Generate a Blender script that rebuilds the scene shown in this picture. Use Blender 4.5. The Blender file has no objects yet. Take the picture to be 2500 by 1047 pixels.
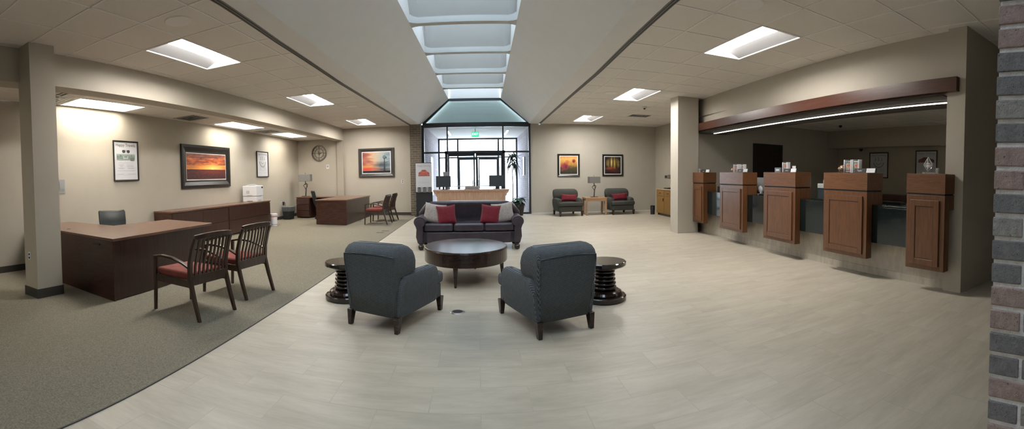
import bpy, bmesh, math, random
from mathutils import Matrix, Vector
random.seed(7)
S = bpy.context.scene
C = S.collection
PI = math.pi
# ------------------------------------------------------------------ helpers
class M:
    def __init__(s): s.v = []; s.f = []; s.x = Matrix.Identity(4)
    def add(s, vs, fs):
        b = len(s.v); s.v += [tuple(s.x @ Vector(p)) for p in vs]; s.f += [tuple(i + b for i in q) for q in fs]; return s
    def box(s, x0, x1, y0, y1, z0, z1):
        v = [(x, y, z) for z in (z0, z1) for y in (y0, y1) for x in (x0, x1)]
        return s.add(v, [(0, 2, 3, 1), (4, 5, 7, 6), (0, 1, 5, 4), (2, 6, 7, 3), (0, 4, 6, 2), (1, 3, 7, 5)])
    def cbox(s, c, d, rz=0, rx=0, ry=0):
        o = s.x; s.x = o @ Matrix.Translation(c) @ Matrix.Rotation(rz, 4, 'Z') @ Matrix.Rotation(ry, 4, 'Y') @ Matrix.Rotation(rx, 4, 'X')
        s.box(-d[0]/2, d[0]/2, -d[1]/2, d[1]/2, -d[2]/2, d[2]/2); s.x = o; return s
    def prism(s, pts, a, b, ax='z'):
        n = len(pts)
        def p(q, t):
            if ax == 'z': return (q[0], q[1], t)
            if ax == 'y': return (q[0], t, q[1])
            return (t, q[0], q[1])
        v = [p(q, a) for q in pts] + [p(q, b) for q in pts]
        f = [tuple(range(n))[::-1], tuple(range(n, 2*n))] + [(i, (i+1) % n, (i+1) % n + n, i + n) for i in range(n)]
        return s.add(v, f)
    def lathe(s, prof, seg=32, c=(0, 0, 0), sx=1, sy=1):
        v = []; f = []; n = len(prof)
        for k in range(seg):
            a = 2*PI*k/seg
            for r, z in prof: v.append((c[0] + r*math.cos(a)*sx, c[1] + r*math.sin(a)*sy, c[2] + z))
        for k in range(seg):
            for i in range(n-1):
                f.append((k*n+i, ((k+1) % seg)*n+i, ((k+1) % seg)*n+i+1, k*n+i+1))
        if prof[0][0] > 1e-6: f.append(tuple(k*n for k in range(seg))[::-1])
        if prof[-1][0] > 1e-6: f.append(tuple(k*n+n-1 for k in range(seg)))
        return s.add(v, f)
    def tube(s, pts, r, seg=8, flat=None):
        pts = [Vector(p) for p in pts]; n = len(pts); v = []; f = []
        rs = r if isinstance(r, (list, tuple)) else [r]*n
        up = Vector((0, 0, 1))
        for i, p in enumerate(pts):
            t = (pts[min(i+1, n-1)] - pts[max(i-1, 0)]).normalized()
            u = up if abs(t.dot(up)) < .95 else Vector((0, 1, 0))
            a = t.cross(u).normalized(); b = t.cross(a).normalized()
            for k in range(seg):
                w = 2*PI*k/seg + PI/4
                v.append(tuple(p + (a*math.cos(w)*(flat[0] if flat else 1) + b*math.sin(w)*(flat[1] if flat else 1))*rs[i]))
        for i in range(n-1):
            for k in range(seg):
                f.append((i*seg+k, i*seg+(k+1) % seg, (i+1)*seg+(k+1) % seg, (i+1)*seg+k))
        f.append(tuple(range(seg))[::-1]); f.append(tuple((n-1)*seg+k for k in range(seg)))
        return s.add(v, f)
    def rings(s, rings):  # loft closed rings of equal count
        n = len(rings[0]); v = [p for r in rings for p in r]; f = []
        for i in range(len(rings)-1):
            for k in range(n): f.append((i*n+k, i*n+(k+1) % n, (i+1)*n+(k+1) % n, (i+1)*n+k))
        f.append(tuple(range(n))[::-1]); f.append(tuple((len(rings)-1)*n+k for k in range(n)))
        return s.add(v, f)
    def build(s, name, mat, parent=None, bev=0, sub=0, smooth=False, seg=2):
        me = bpy.data.meshes.new(name); me.from_pydata(s.v, [], s.f); me.validate()
        bm = bmesh.new(); bm.from_mesh(me); bmesh.ops.recalc_face_normals(bm, faces=bm.faces); bm.to_mesh(me); bm.free()
        if smooth or sub or bev:
            for p in me.polygons: p.use_smooth = True
        o = bpy.data.objects.new(name, me); C.objects.link(o); me.materials.append(mat)
        if parent is not None: o.parent = parent
        if bev:
            b = o.modifiers.new('b', 'BEVEL'); b.width = bev; b.segments = seg; b.limit_method = 'ANGLE'; b.angle_limit = .6; b.harden_normals = True
        if sub:
            b = o.modifiers.new('s', 'SUBSURF'); b.levels = sub; b.render_levels = sub
        return o
def B(*a): return M().box(*a)
def tag(o, label, cat, group=None):
    o['label'] = label; o['category'] = cat
    if group: o['group'] = group
    return o
def thing(name, label, cat, loc=(0, 0, 0), rz=0, group=None, sc=None):
    o = bpy.data.objects.new(name, None); C.objects.link(o); o.location = loc; o.rotation_euler = (0, 0, rz); o.empty_display_size = .1
    if sc: o.scale = sc
    return tag(o, label, cat, group)
def struct(o): o['kind'] = 'structure'; return o
def sempty(name, loc=(0, 0, 0), rz=0):
    o = bpy.data.objects.new(name, None); C.objects.link(o); o.location = loc; o.rotation_euler = (0, 0, rz); o['kind'] = 'structure'; return o
def dup(root, loc, rz, label, group=None):
    r = root.copy(); C.objects.link(r); r.location = loc; r.rotation_euler = (0, 0, rz); r['label'] = label
    if group: r['group'] = group
    for ch in list(root.children):
        c = ch.copy(); C.objects.link(c); c.parent = r
        for g in list(ch.children):
            d = g.copy(); C.objects.link(d); d.parent = c
    return r
def text(s, h, mat, parent, c, rot=(PI/2, 0, 0), name='lettering', maxw=None, align='CENTER'):
    cu = bpy.data.curves.new(name, 'FONT'); cu.body = s; cu.align_x = align; cu.align_y = 'CENTER'; cu.size = h; cu.fill_mode = 'FRONT'
    t = bpy.data.objects.new('tmp', cu); C.objects.link(t)
    me = bpy.data.meshes.new_from_object(t.evaluated_get(bpy.context.evaluated_depsgraph_get()))
    bpy.data.objects.remove(t); bpy.data.curves.remove(cu)
    if maxw:
        xs = [v.co.x for v in me.vertices]; w = max(xs) - min(xs)
        for v in me.vertices: v.co.x *= maxw/w
    me.materials.clear(); me.materials.append(mat)
    par = list(range(len(me.vertices)))
    def fd(i):
        while par[i] != i: par[i] = par[par[i]]; i = par[i]
        return i
    for e in me.edges: par[fd(e.vertices[0])] = fd(e.vertices[1])
    isl = {}
    for v in me.vertices: q = isl.setdefault(fd(v.index), [1e9, -1e9]); q[0] = min(q[0], v.co.x); q[1] = max(q[1], v.co.x)
    iv = sorted(isl.values()); gaps = sorted(((b[0]-a[1], (b[0]+a[1])/2) for a, b in zip(iv, iv[1:])), reverse=True)[:s.strip().count(' ')]
    cuts = [-1e9]+sorted(g[1] for g in gaps)+[1e9]
    for lo, hi in zip(cuts, cuts[1:]):
        m_ = me.copy()
        if len(cuts) > 2:
            bm = bmesh.new(); bm.from_mesh(m_); bmesh.ops.delete(bm, geom=[v for v in bm.verts if not lo < v.co.x < hi], context='VERTS'); bm.to_mesh(m_); bm.free()
        o = bpy.data.objects.new(name, m_); C.objects.link(o); o.location = c; o.rotation_euler = rot; o.parent = parent
    return o
# ------------------------------------------------------------------ materials
def lin(r, g, b):
    f = lambda c: (c/255/12.92) if c/255 <= .04045 else ((c/255+.055)/1.055)**2.4
    return (f(r), f(g), f(b), 1)
class NT:
    def __init__(s, name):
        s.m = bpy.data.materials.new(name); s.m.use_nodes = True; s.t = s.m.node_tree; s.b = s.t.nodes['Principled BSDF']; s.tc = None
    def n(s, t, **k):
        o = s.t.nodes.new(t)
        for a, v in k.items():
            if a.startswith('i_'): o.inputs[a[2:].replace('_', ' ')].default_value = v
            else: setattr(o, a, v)
        return o
    def l(s, a, b): s.t.links.new(a, b)
    def coord(s, scale=(1, 1, 1), loc=(0, 0, 0), rot=(0, 0, 0), kind='Object'):
        tc = s.n('ShaderNodeTexCoord'); mp = s.n('ShaderNodeMapping'); mp.inputs['Scale'].default_value = scale; mp.inputs['Location'].default_value = loc; mp.inputs['Rotation'].default_value = rot
        s.l(tc.outputs[kind], mp.inputs[0]); return mp.outputs[0]
    def noise(s, vec, sc, det=4, rough=.55, dist=0):
        o = s.n('ShaderNodeTexNoise'); o.inputs['Scale'].default_value = sc; o.inputs['Detail'].default_value = det; o.inputs['Roughness'].default_value = rough; o.inputs['Distortion'].default_value = dist
        s.l(vec, o.inputs['Vector']); return o.outputs['Fac']
    def ramp(s, fac, stops):
        o = s.n('ShaderNodeValToRGB'); e = o.color_ramp.elements
        while len(e) < len(stops): e.new(.5)
        for i, (p, c) in enumerate(stops): e[i].position = p; e[i].color = c
        s.l(fac, o.inputs[0]); return o.outputs[0]
    def mix(s, fac, a, b, mode='MIX'):
        o = s.n('ShaderNodeMix', data_type='RGBA', blend_type=mode)
        for sock, v in ((o.inputs[0], fac), (o.inputs[6], a), (o.inputs[7], b)):
            if isinstance(v, (int, float, tuple)): sock.default_value = v
            else: s.l(v, sock)
        return o.outputs[2]
    def math(s, op, a, b=None, clamp=False):
        o = s.n('ShaderNodeMath', operation=op, use_clamp=clamp)
        for i, v in enumerate((a, b)):
            if v is None: continue
            if isinstance(v, (int, float)): o.inputs[i].default_value = v
            else: s.l(v, o.inputs[i])
        return o.outputs[0]
    def bump(s, h, st=.2, d=.01):
        o = s.n('ShaderNodeBump'); o.inputs['Strength'].default_value = st; o.inputs['Distance'].default_value = d; s.l(h, o.inputs['Height']); s.l(o.outputs[0], s.b.inputs['Normal'])
    def sep(s, vec):
        o = s.n('ShaderNodeSeparateXYZ'); s.l(vec, o.inputs[0]); return o.outputs
def plain(name, c, rough=.6, metal=0, spec=.5, var=.06, vs=3, bump=0, bs=60, **k):
    t = NT(name); b = t.b; v = t.coord()
    if var:
        f = t.noise(v, vs, 3); lo = tuple(x*(1-var) for x in c[:3])+(1,); hi = tuple(min(1, x*(1+var)) for x in c[:3])+(1,)
        t.l(t.ramp(f, [(.3, lo), (.7, hi)]), b.inputs['Base Color'])
    else: b.inputs['Base Color'].default_value = c
    b.inputs['Roughness'].default_value = rough; b.inputs['Metallic'].default_value = metal; b.inputs['Specular IOR Level'].default_value = spec
    if bump: t.bump(t.noise(v, bs, 3), bump, .004)
    for a, x in k.items(): b.inputs[a.replace('_', ' ')].default_value = x
    return t.m
def wood(name, c1, c2, axis='z', sc=1, rough=.35, coat=.15):
    t = NT(name); k = {'x': (1.2, 14, 14), 'y': (14, 1.2, 14), 'z': (14, 14, 1.2)}[axis]
    v = t.coord(tuple(q*sc for q in k)); f = t.noise(v, 2.2, 5, .6, .6); f2 = t.noise(v, 9, 3, .6)
    f = t.math('ADD', t.math('MULTIPLY', f, .75), t.math('MULTIPLY', f2, .25))
    t.l(t.ramp(f, [(.32, c1), (.68, c2)]), t.b.inputs['Base Color']); t.b.inputs['Roughness'].default_value = rough
    t.b.inputs['Coat Weight'].default_value = coat; t.b.inputs['Coat Roughness'].default_value = .2; t.bump(f, .08, .002)
    return t.m
def emis(name, c, st):
    t = NT(name); t.b.inputs['Base Color'].default_value = c; t.b.inputs['Emission Color'].default_value = c; t.b.inputs['Emission Strength'].default_value = st; return t.m
WALL = plain('painted_wall', (.44, .405, .34, 1), .75, var=.02, bump=.15, bs=120)
WALLG = plain('painted_wall_grey', (.45, .425, .37, 1), .75, var=.02, bump=.15, bs=120)
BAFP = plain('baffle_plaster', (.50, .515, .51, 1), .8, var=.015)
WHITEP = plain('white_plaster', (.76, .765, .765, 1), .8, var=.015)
def ceiltile():
    t = NT('ceiling_tile'); v = t.coord(); f = t.noise(v, 160, 2)
    t.l(t.ramp(f, [(.3, (.70, .67, .63, 1)), (.6, (.78, .75, .71, 1))]), t.b.inputs['Base Color']); t.b.inputs['Roughness'].default_value = .9; t.bump(f, .25, .003); return t.m
CTILE = ceiltile()
PERF = plain('perforated_steel', (.28, .28, .285, 1), .6, var=0)
SLOTG = plain('slot_grey', (.16, .16, .16, 1), .4, var=0)
TBAR = plain('tbar_white', (.80, .79, .77, 1), .4, var=0)
SLOTW = plain('slot_white', (.55, .55, .55, 1), .4, var=0)
BLACK = plain('matte_black', (.012, .012, .013, 1), .5, var=0)
DARKM = plain('dark_bronze_metal', (.018, .02, .026, 1), .35, spec=.5, var=0)
RUBBER = plain('rubber_base', (.045, .042, .04, 1), .5, var=.05)
WHT = plain('white_plastic', (.72, .74, .78, 1), .4, var=0)
GREYP = plain('grey_plastic', (.3, .31, .31, 1), .4, var=0)
STEEL = plain('brushed_metal', (.35, .34, .32, 1), .35, metal=.8, var=0)
LAMPM = plain('lamp_bronze', (.10, .085, .07, 1), .4, metal=.7, var=.1, vs=20)
SHADE = plain('lamp_linen', (.19, .185, .18, 1), .9, var=.1, vs=60, bump=.2, bs=200)
def floortile():
    t = NT('porcelain_floor_tile'); v = t.coord()
    br = t.n('ShaderNodeTexBrick'); br.offset = .5; t.l(v, br.inputs['Vector'])
    for k, x in (('Scale', 1), ('Mortar Size', .0028), ('Mortar Smooth', .1), ('Bias', 0), ('Brick Width', .62), ('Row Height', .31)): br.inputs[k].default_value = x
    br.inputs['Color1'].default_value = (.0, .0, .0, 1); br.inputs['Color2'].default_value = (1, 1, 1, 1)
    # per-tile shift of the streaks
    off = t.math('MULTIPLY', br.outputs['Color'], 7.0)
    cb = t.n('ShaderNodeCombineXYZ'); t.l(off, cb.inputs[2])
    ad = t.n('ShaderNodeVectorMath', operation='ADD'); t.l(v, ad.inputs[0]); t.l(cb.outputs[0], ad.inputs[1])
    mp = t.n('ShaderNodeMapping'); mp.inputs['Scale'].default_value = (.8, 3.6, 1); t.l(ad.outputs[0], mp.inputs[0])
    f = t.noise(mp.outputs[0], 1.6, 6, .62, .4); f2 = t.noise(mp.outputs[0], 9, 4, .6)
    f = t.math('ADD', t.math('MULTIPLY', f, .72), t.math('MULTIPLY', f2, .28))
    col = t.ramp(f, [(.28, (.355, .32, .255, 1)), (.5, (.445, .405, .33, 1)), (.72, (.54, .495, .41, 1))])
    col = t.mix(t.math('MULTIPLY', t.math('SUBTRACT', 1, br.outputs['Color']), .05), col, (.25, .22, .17, 1))
    col = t.mix(t.math('MULTIPLY', br.outputs['Fac'], .38), col, (.30, .28, .235, 1))
    t.l(col, t.b.inputs['Base Color']); t.b.inputs['Roughness'].default_value = .42; t.b.inputs['Specular IOR Level'].default_value = .35
    t.bump(t.math('SUBTRACT', f, t.math('MULTIPLY', br.outputs['Fac'], .6)), .05, .003); return t.m
FLOOR = floortile()
def carpet():
    t = NT('loop_carpet'); v = t.coord(); f = t.noise(v, 90, 3, .7); g = t.noise(v, 1.3, 3)
    c = t.ramp(f, [(.3, (.13, .12, .092, 1)), (.7, (.31, .28, .215, 1))]); c = t.mix(t.math('MULTIPLY', g, .3), c, (.18, .162, .125, 1))
    t.l(c, t.b.inputs['Base Color']); t.b.inputs['Roughness'].default_value = .95; t.b.inputs['Specular IOR Level'].default_value = .1; t.bump(f, .5, .006); return t.m
CARPET = carpet()
def brickmat(name, c1, c2, c3, mort, bw=.2032, rh=.0677, ms=.009, axis='x', noisy=.6):
    t = NT(name); tc = t.n('ShaderNodeTexCoord'); x, y, z = t.sep(tc.outputs['Object']); cb = t.n('ShaderNodeCombineXYZ')
    t.l({'x': x, 'y': y}[axis], cb.inputs[0]); t.l(z, cb.inputs[1]); v = cb.outputs[0]
    br = t.n('ShaderNodeTexBrick'); br.offset = .5; t.l(v, br.inputs['Vector'])
    for k, q in (('Scale', 1), ('Mortar Size', ms/2), ('Mortar Smooth', .15), ('Bias', 0), ('Brick Width', bw), ('Row Height', rh)): br.inputs[k].default_value = q
    br.inputs['Color1'].default_value = (0, 0, 0, 1); br.inputs['Color2'].default_value = (1, 1, 1, 1); br.inputs['Mortar'].default_value = (0, 0, 0, 1)
    n1 = t.noise(v, 40, 5, .7); n2 = t.noise(v, 160, 3, .7)
    c = t.ramp(br.outputs['Color'], [(.0, c1), (.45, c2), (.55, c3), (1, c1)])
    c = t.mix(t.math('MULTIPLY', t.math('GREATER_THAN', n2, .62), noisy), c, (.03, .03, .035, 1))
    c = t.mix(t.math('MULTIPLY', n1, .5), c, tuple(q*.6 for q in mort[:3])+(1,))
    c = t.mix(br.outputs['Fac'], c, mort)
    t.l(c, t.b.inputs['Base Color']); t.b.inputs['Roughness'].default_value = .9
    t.bump(t.math('SUBTRACT', t.math('MULTIPLY', n1, .5), t.math('MULTIPLY', br.outputs['Fac'], 1.2)), .6, .006); return t.m
BRICK = brickmat('brick_tan', (.15, .115, .075, 1), (.09, .07, .05, 1), (.12, .09, .065, 1), (.34, .31, .26, 1), rh=.08, bw=.22)
BRICKV = brickmat('brick_hazed', (.42, .36, .40, 1), (.30, .25, .28, 1), (.36, .30, .33, 1), (.62, .62, .66, 1), rh=.08, bw=.22, axis='y', noisy=.2)  # bright vestibule haze painted into the brick as paler, purpler colours
def dotfab(name, c1, c2, sc=95):
    t = NT(name); v = t.coord((sc, sc, sc)); x, y, z = t.sep(v)
    a = t.math('SINE', t.math('ADD', t.math('ADD', x, y), z)); b = t.math('SINE', t.math('SUBTRACT', t.math('ADD', x, y), z))
    m = t.math('MULTIPLY', a, b); m = t.math('ADD', t.math('MULTIPLY', m, .5), .5)
    f = t.noise(t.coord(), 30, 3); m2 = t.math('ADD', t.math('MULTIPLY', m, .8), t.math('MULTIPLY', f, .2))
    t.l(t.ramp(m2, [(.35, c1), (.85, c2)]), t.b.inputs['Base Color']); t.b.inputs['Roughness'].default_value = .9; t.b.inputs['Specular IOR Level'].default_value = .2
    t.bump(m, .3, .003); return t.m
FAB = dotfab('dotted_upholstery', (.030, .036, .048, 1), (.21, .235, .25, 1), 330)
FABF = dotfab('charcoal_upholstery', (.045, .048, .044, 1), (.085, .088, .08, 1), 400)
LEATH = plain('brown_leather', (.046, .036, .048, 1), .34, spec=.5, var=.2, vs=8, bump=.25, bs=90)
BLKLEATH = plain('black_leather', (.012, .018, .019, 1), .5, var=.2, vs=8, bump=.2, bs=90)
REDF = plain('crimson_velvet', (.15, .003, .015, 1), .8, var=.25, vs=25, bump=.5, bs=60, Sheen_Weight=.08)
CREAMF = plain('oatmeal_weave', (.36, .33, .31, 1), .95, var=.2, vs=40, bump=.5, bs=110)
SEATR = plain('rust_seat_fabric', (.20, .045, .034, 1), .9, var=.2, vs=14, bump=.3, bs=150)
MAHX = wood('mahogany_x', (.022, .0095, .007, 1), (.075, .03, .021, 1), 'x')
MAHY = wood('mahogany_y', (.022, .0095, .007, 1), (.075, .03, .021, 1), 'y')
MAHZ = wood('mahogany_z', (.020, .009, .007, 1), (.06, .024, .017, 1), 'z')
MAHT = wood('mahogany_top', (.075, .034, .020, 1), (.20, .098, .060, 1), 'y', rough=.3, coat=.3)
ESP = wood('espresso', (.012, .0065, .005, 1), (.038, .019, .014, 1), 'x', rough=.26, coat=.15)
ESPL = plain('espresso_lacquer', (.014, .008, .007, 1), .15, var=.2, vs=12, Coat_Weight=.6)
CHW = wood('chair_walnut', (.020, .010, .007, 1), (.055, .028, .018, 1), 'z', rough=.28, coat=.3)
OAKZ = wood('oak_red_z', (.08, .032, .012, 1), (.165, .070, .028, 1), 'z', sc=1.5, rough=.32)
OAKY = wood('oak_red_y', (.085, .034, .013, 1), (.175, .074, .030, 1), 'y', sc=1.5, rough=.32)
CHERRY = wood('cherry_board', (.045, .015, .009, 1), (.09, .030, .017, 1), 'y', rough=.28)
MAPLE = wood('honey_maple', (.19, .105, .028, 1), (.29, .17, .05, 1), 'z', sc=1.3, rough=.4)
PINE = wood('knotty_pine', (.42, .24, .15, 1), (.62, .42, .30, 1), 'z', sc=1.2, rough=.5)
BEECH = wood('beech', (.33, .19, .10, 1), (.45, .28, .16, 1), 'x', rough=.4)
DOORW = wood('dark_door', (.010, .005, .004, 1), (.022, .010, .008, 1), 'z', rough=.4)
def granite():
    t = NT('black_granite'); v = t.coord(); f = t.noise(v, 160, 3, .7); g = t.noise(v, 60, 3, .7)
    c = t.ramp(f, [(.5, (.006, .011, .012, 1)), (.66, (.012, .022, .022, 1)), (.75, (.06, .085, .08, 1))]); c = t.mix(t.math('MULTIPLY', t.math('GREATER_THAN', g, .66), .6), c, (.03, .05, .045, 1))
    t.l(c, t.b.inputs['Base Color']); t.b.inputs['Roughness'].default_value = .08; return t.m
GRAN = granite()
def glass(name, tint=(.95, .98, 1, 1), gl=.08, rough=.02):
    t = NT(name); nt = t.t; nt.nodes.remove(t.b); out = [n for n in nt.nodes if n.type == 'OUTPUT_MATERIAL'][0]
    tr = t.n('ShaderNodeBsdfTransparent'); tr.inputs[0].default_value = tint; g = t.n('ShaderNodeBsdfGlossy'); g.inputs['Roughness'].default_value = rough
    mx = t.n('ShaderNodeMixShader'); fr = t.n('ShaderNodeFresnel'); fr.inputs[0].default_value = 1.45; a = t.math('ADD', fr.outputs[0], gl - .04, True)
    t.l(a, mx.inputs[0]); t.l(tr.outputs[0], mx.inputs[1]); t.l(g.outputs[0], mx.inputs[2]); t.l(mx.outputs[0], out.inputs[0]); return t.m
GLASS = glass('clear_glass')
ACRY = glass('acrylic', (.85, .88, .92, 1), .2, .05)
FROST = glass('frosted_acrylic', (.6, .64, .68, 1), .3, .3)
EMW = emis('lit_diffuser', (1.0, .95, .89, 1), 27.0)
EMB = emis('lit_diffuser_warm', (1.0, .92, .79, 1), 10.0)
LED = emis('led_strip', (1.0, .95, .82, 1), 6.5)
GREEN = emis('exit_green', (.0, .75, .25, 1), .9)
PAPER = plain('poster_paper', (.60, .61, .65, 1), .5, var=0)
INK = plain('ink_dark', (.05, .055, .06, 1), .6, var=0)
INKG = plain('ink_grey', (.28, .29, .31, 1), .6, var=0)
INKL = plain('ink_light_grey', (.45, .46, .49, 1), .6, var=0)
MINT = plain('print_sage', (.19, .25, .22, 1), .6, var=.15, vs=30)
MINTL = plain('print_pale', (.50, .54, .52, 1), .6, var=0)
REDP = plain('print_red', (.52, .13, .10, 1), .6, var=.25, vs=30)
REDD = plain('print_dark_red', (.20, .09, .08, 1), .6, var=.2, vs=30)
MATW = plain('mat_white', (.75, .75, .74, 1), .6, var=0)
FRAMEB = plain('frame_black', (.014, .013, .012, 1), .3, var=.2, vs=20)
LEAF = plain('leaf_green', (.012, .05, .022, 1), .4, var=.4, vs=12)
LEAFD = plain('leaf_dark', (.02, .055, .04, 1), .45, var=.4, vs=12)
STEM = plain('plant_cane', (.16, .11, .06, 1), .8, var=.2, vs=20)
# ------------------------------------------------------------------ camera
fpx, cx0, cy0, pit, rol, EYE = 1050, 1166.54567, 465.90824, .03553, -.01389, 1.4
cam = bpy.data.cameras.new('camera'); co = bpy.data.objects.new('camera', cam); C.objects.link(co)
cam.type = 'PANO'; cam.panorama_type = 'CENTRAL_CYLINDRICAL'; cam.clip_start = .01
cam.central_cylindrical_range_u_min = -cx0/fpx; cam.central_cylindrical_range_u_max = (2500-cx0)/fpx
cam.central_cylindrical_range_v_min = (cy0-1047)/fpx; cam.central_cylindrical_range_v_max = cy0/fpx; cam.central_cylindrical_radius = 1
R = (Matrix.Rotation(rol, 3, 'Y') @ Matrix.Rotation(pit, 3, 'X')).transposed()
Mx = Matrix((R @ Vector((1, 0, 0)), R @ Vector((0, 0, 1)), -(R @ Vector((0, 1, 0))))).transposed().to_4x4(); Mx.translation = (0, 0, EYE)
co.matrix_world = Mx; S.camera = co
# ------------------------------------------------------------------ reference lines of the room
CE, LOW, BY = 3.246, 2.90, 15.43
def lerp(k, y):
    if y <= k[0][1]: return k[0][0]
    for (x0, y0), (x1, y1) in zip(k, k[1:]):
        if y <= y1: return x0 + (x1-x0)*(y-y0)/(y1-y0)
    return k[-1][0]
TL = [(-2.47, 3.65), (-2.549, 5.21), (-2.592, 7.97), (-2.534, 10.66), (-2.377, 15.43)]
TR = [(2.045, 4.15), (2.096, 5.65), (2.177, 7.55), (2.20, 10.84), (2.25, 15.43)]
KL = [(-2.16, -4), (-2.18, 5.39), (-2.19, 6.62), (-2.14, 9.16), (-2.13, 12.43), (-2.02, 15.43)]
KR = [(1.62, -4), (1.67, 4.49), (1.75, 6.28), (1.76, 8.86), (1.81, 12.03), (1.87, 15.43)]
def lwx(y): return -6.35 - .0298*y
LA = math.atan(.0298)                    # the left wall leans this much off the Y axis
TA = -math.atan(.068); TN = math.hypot(1, .068)
def tw(s, o, z=0):                       # teller line: s along the counter, o out into the lobby
    return (4.66 + (.068*s - o)/TN, (s + .068*o)/TN, z)
# ------------------------------------------------------------------ floors
def carpx(y): return -2.06 - .0102*y
struct(M().prism([(carpx(-4), -4), (11, -4), (11, 22), (carpx(22), 22)], -.1, 0).build('floor', FLOOR))
struct(M().prism([(-7.4, -4), (carpx(-4), -4), (carpx(BY), BY), (-7.4, BY)], -.1, .004).build('floor_carpet', CARPET))
struct(M().prism([(carpx(-4)-.006, -4), (carpx(-4)+.004, -4), (carpx(BY)+.004, BY), (carpx(BY)-.006, BY)], -.05, .007).build('trim_1', RUBBER))
# ------------------------------------------------------------------ walls
def wallpoly(name, pts, z0, z1, m=WALL): return struct(M().prism(pts, z0, z1).build(name, m))
wallpoly('wall_left', [(lwx(-4), -4), (lwx(BY+.2), BY+.2), (lwx(BY+.2)-.2, BY+.2), (lwx(-4)-.2, -4)], 0, 3.4)
wallpoly('wall_back_left', [(-7.2, BY), (-2.38, BY), (-2.38, BY+.2), (-7.2, BY+.2)], 0, 3.4)
wallpoly('wall_back_right', [(1.93, BY), (7.0, BY), (7.0, BY+.2), (1.93, BY+.2)], 0, 3.4, WALLG)
wallpoly('wall_front', [(-7.4, -4.2), (11, -4.2), (11, -4), (-7.4, -4)], 0, 3.4)
wallpoly('wall_right', [(6.76, 9.7), (6.96, 9.7), (6.96, BY+.2), (6.76, BY+.2)], 0, 3.4)
wallpoly('wall_right_front', [(10.8, -4), (11, -4), (11, 9.9), (10.8, 9.9)], 0, 3.4)
wallpoly('wall_teller_side', [(4.98, 9.5), (10.9, 9.5), (10.9, 9.7), (4.98, 9.7)], 0, 3.4, WALLG)
wallpoly('wall_pilaster', [(-5.2, BY-.05), (-4.93, BY-.12), (-4.93, BY), (-5.2, BY)], 0, CE)
wallpoly('wall_column_right', [(4.57, 9.1), (5.12, 9.1), (5.12, 9.5), (4.57, 9.5)], 0, CE, WALLG)
# teller line walls
def tpoly(s0, s1, o0, o1): return [tw(s0, o0)[:2], tw(s1, o0)[:2], tw(s1, o1)[:2], tw(s0, o1)[:2]]
wallpoly('wall_teller_end', tpoly(2.24, 2.50, .08, -6.0), 0, CE)
wallpoly('wall_teller_header', tpoly(2.50, 9.62, 0, -.75), 2.445, CE)
TBASE = NT('base_wall_tile'); _v = TBASE.coord((1, 1, 1)); _n = TBASE.noise(TBASE.coord((2, 7, 2.2)), 1.8, 5, .6)
TBASE.l(TBASE.ramp(_n, [(.3, (.37, .34, .28, 1)), (.7, (.52, .48, .41, 1))]), TBASE.b.inputs['Base Color']); TBASE.b.inputs['Roughness'].default_value = .45
wallpoly('wall_teller_base', tpoly(2.50, 9.55, 0, -.12), 0, .96, TBASE.m)
struct(M().prism(tpoly(2.50, 9.40, .012, 0), 0, .10).build('baseboard_teller', TBASE.m))
wallpoly('wall_teller_back', [(10.54, 2.5), (10.79, 2.5), (10.79, 9.5), (10.54, 9.5)], 0, 2.9, WALL)
wallpoly('wall_teller_soffit', [(10.07, 2.55), (10.54, 2.55), (10.54, 9.5), (10.07, 9.5)], 2.28, 2.83, WALL)
# column at the near left, beams over the loan desks
wallpoly('wall_column_left', [(-4.96, 2.79), (-4.66, 2.79), (-4.66, 3.17), (-4.96, 3.17)], 0, CE)
struct(M().prism([(-4.972, 2.778), (-4.648, 2.778), (-4.648, 3.182), (-4.972, 3.182)], 0, .12).build('baseboard_column', RUBBER))
wallpoly('wall_beam_long', [(-5.25, -4), (-4.93, -4), (-4.93, BY-.12), (-5.25, BY-.12)], 2.80, CE)
wallpoly('wall_beam_cross', [(lwx(2.6), 2.58), (-4.97, 2.58), (-4.97, 2.79), (lwx(2.6), 2.79)], 2.93, CE)
# baseboards
struct(M().prism([(lwx(-4), -4), (lwx(-4)+.012, -4), (lwx(BY)+.012, BY), (lwx(BY), BY)], 0, .11).build('baseboard_left', RUBBER))
struct(B(-6.8, -2.38, BY-.012, BY, 0, .11).build('baseboard_back', RUBBER))
struct(B(1.95, 6.76, BY-.012, BY, 0, .02).build('baseboard_back_right', WHT))
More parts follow.
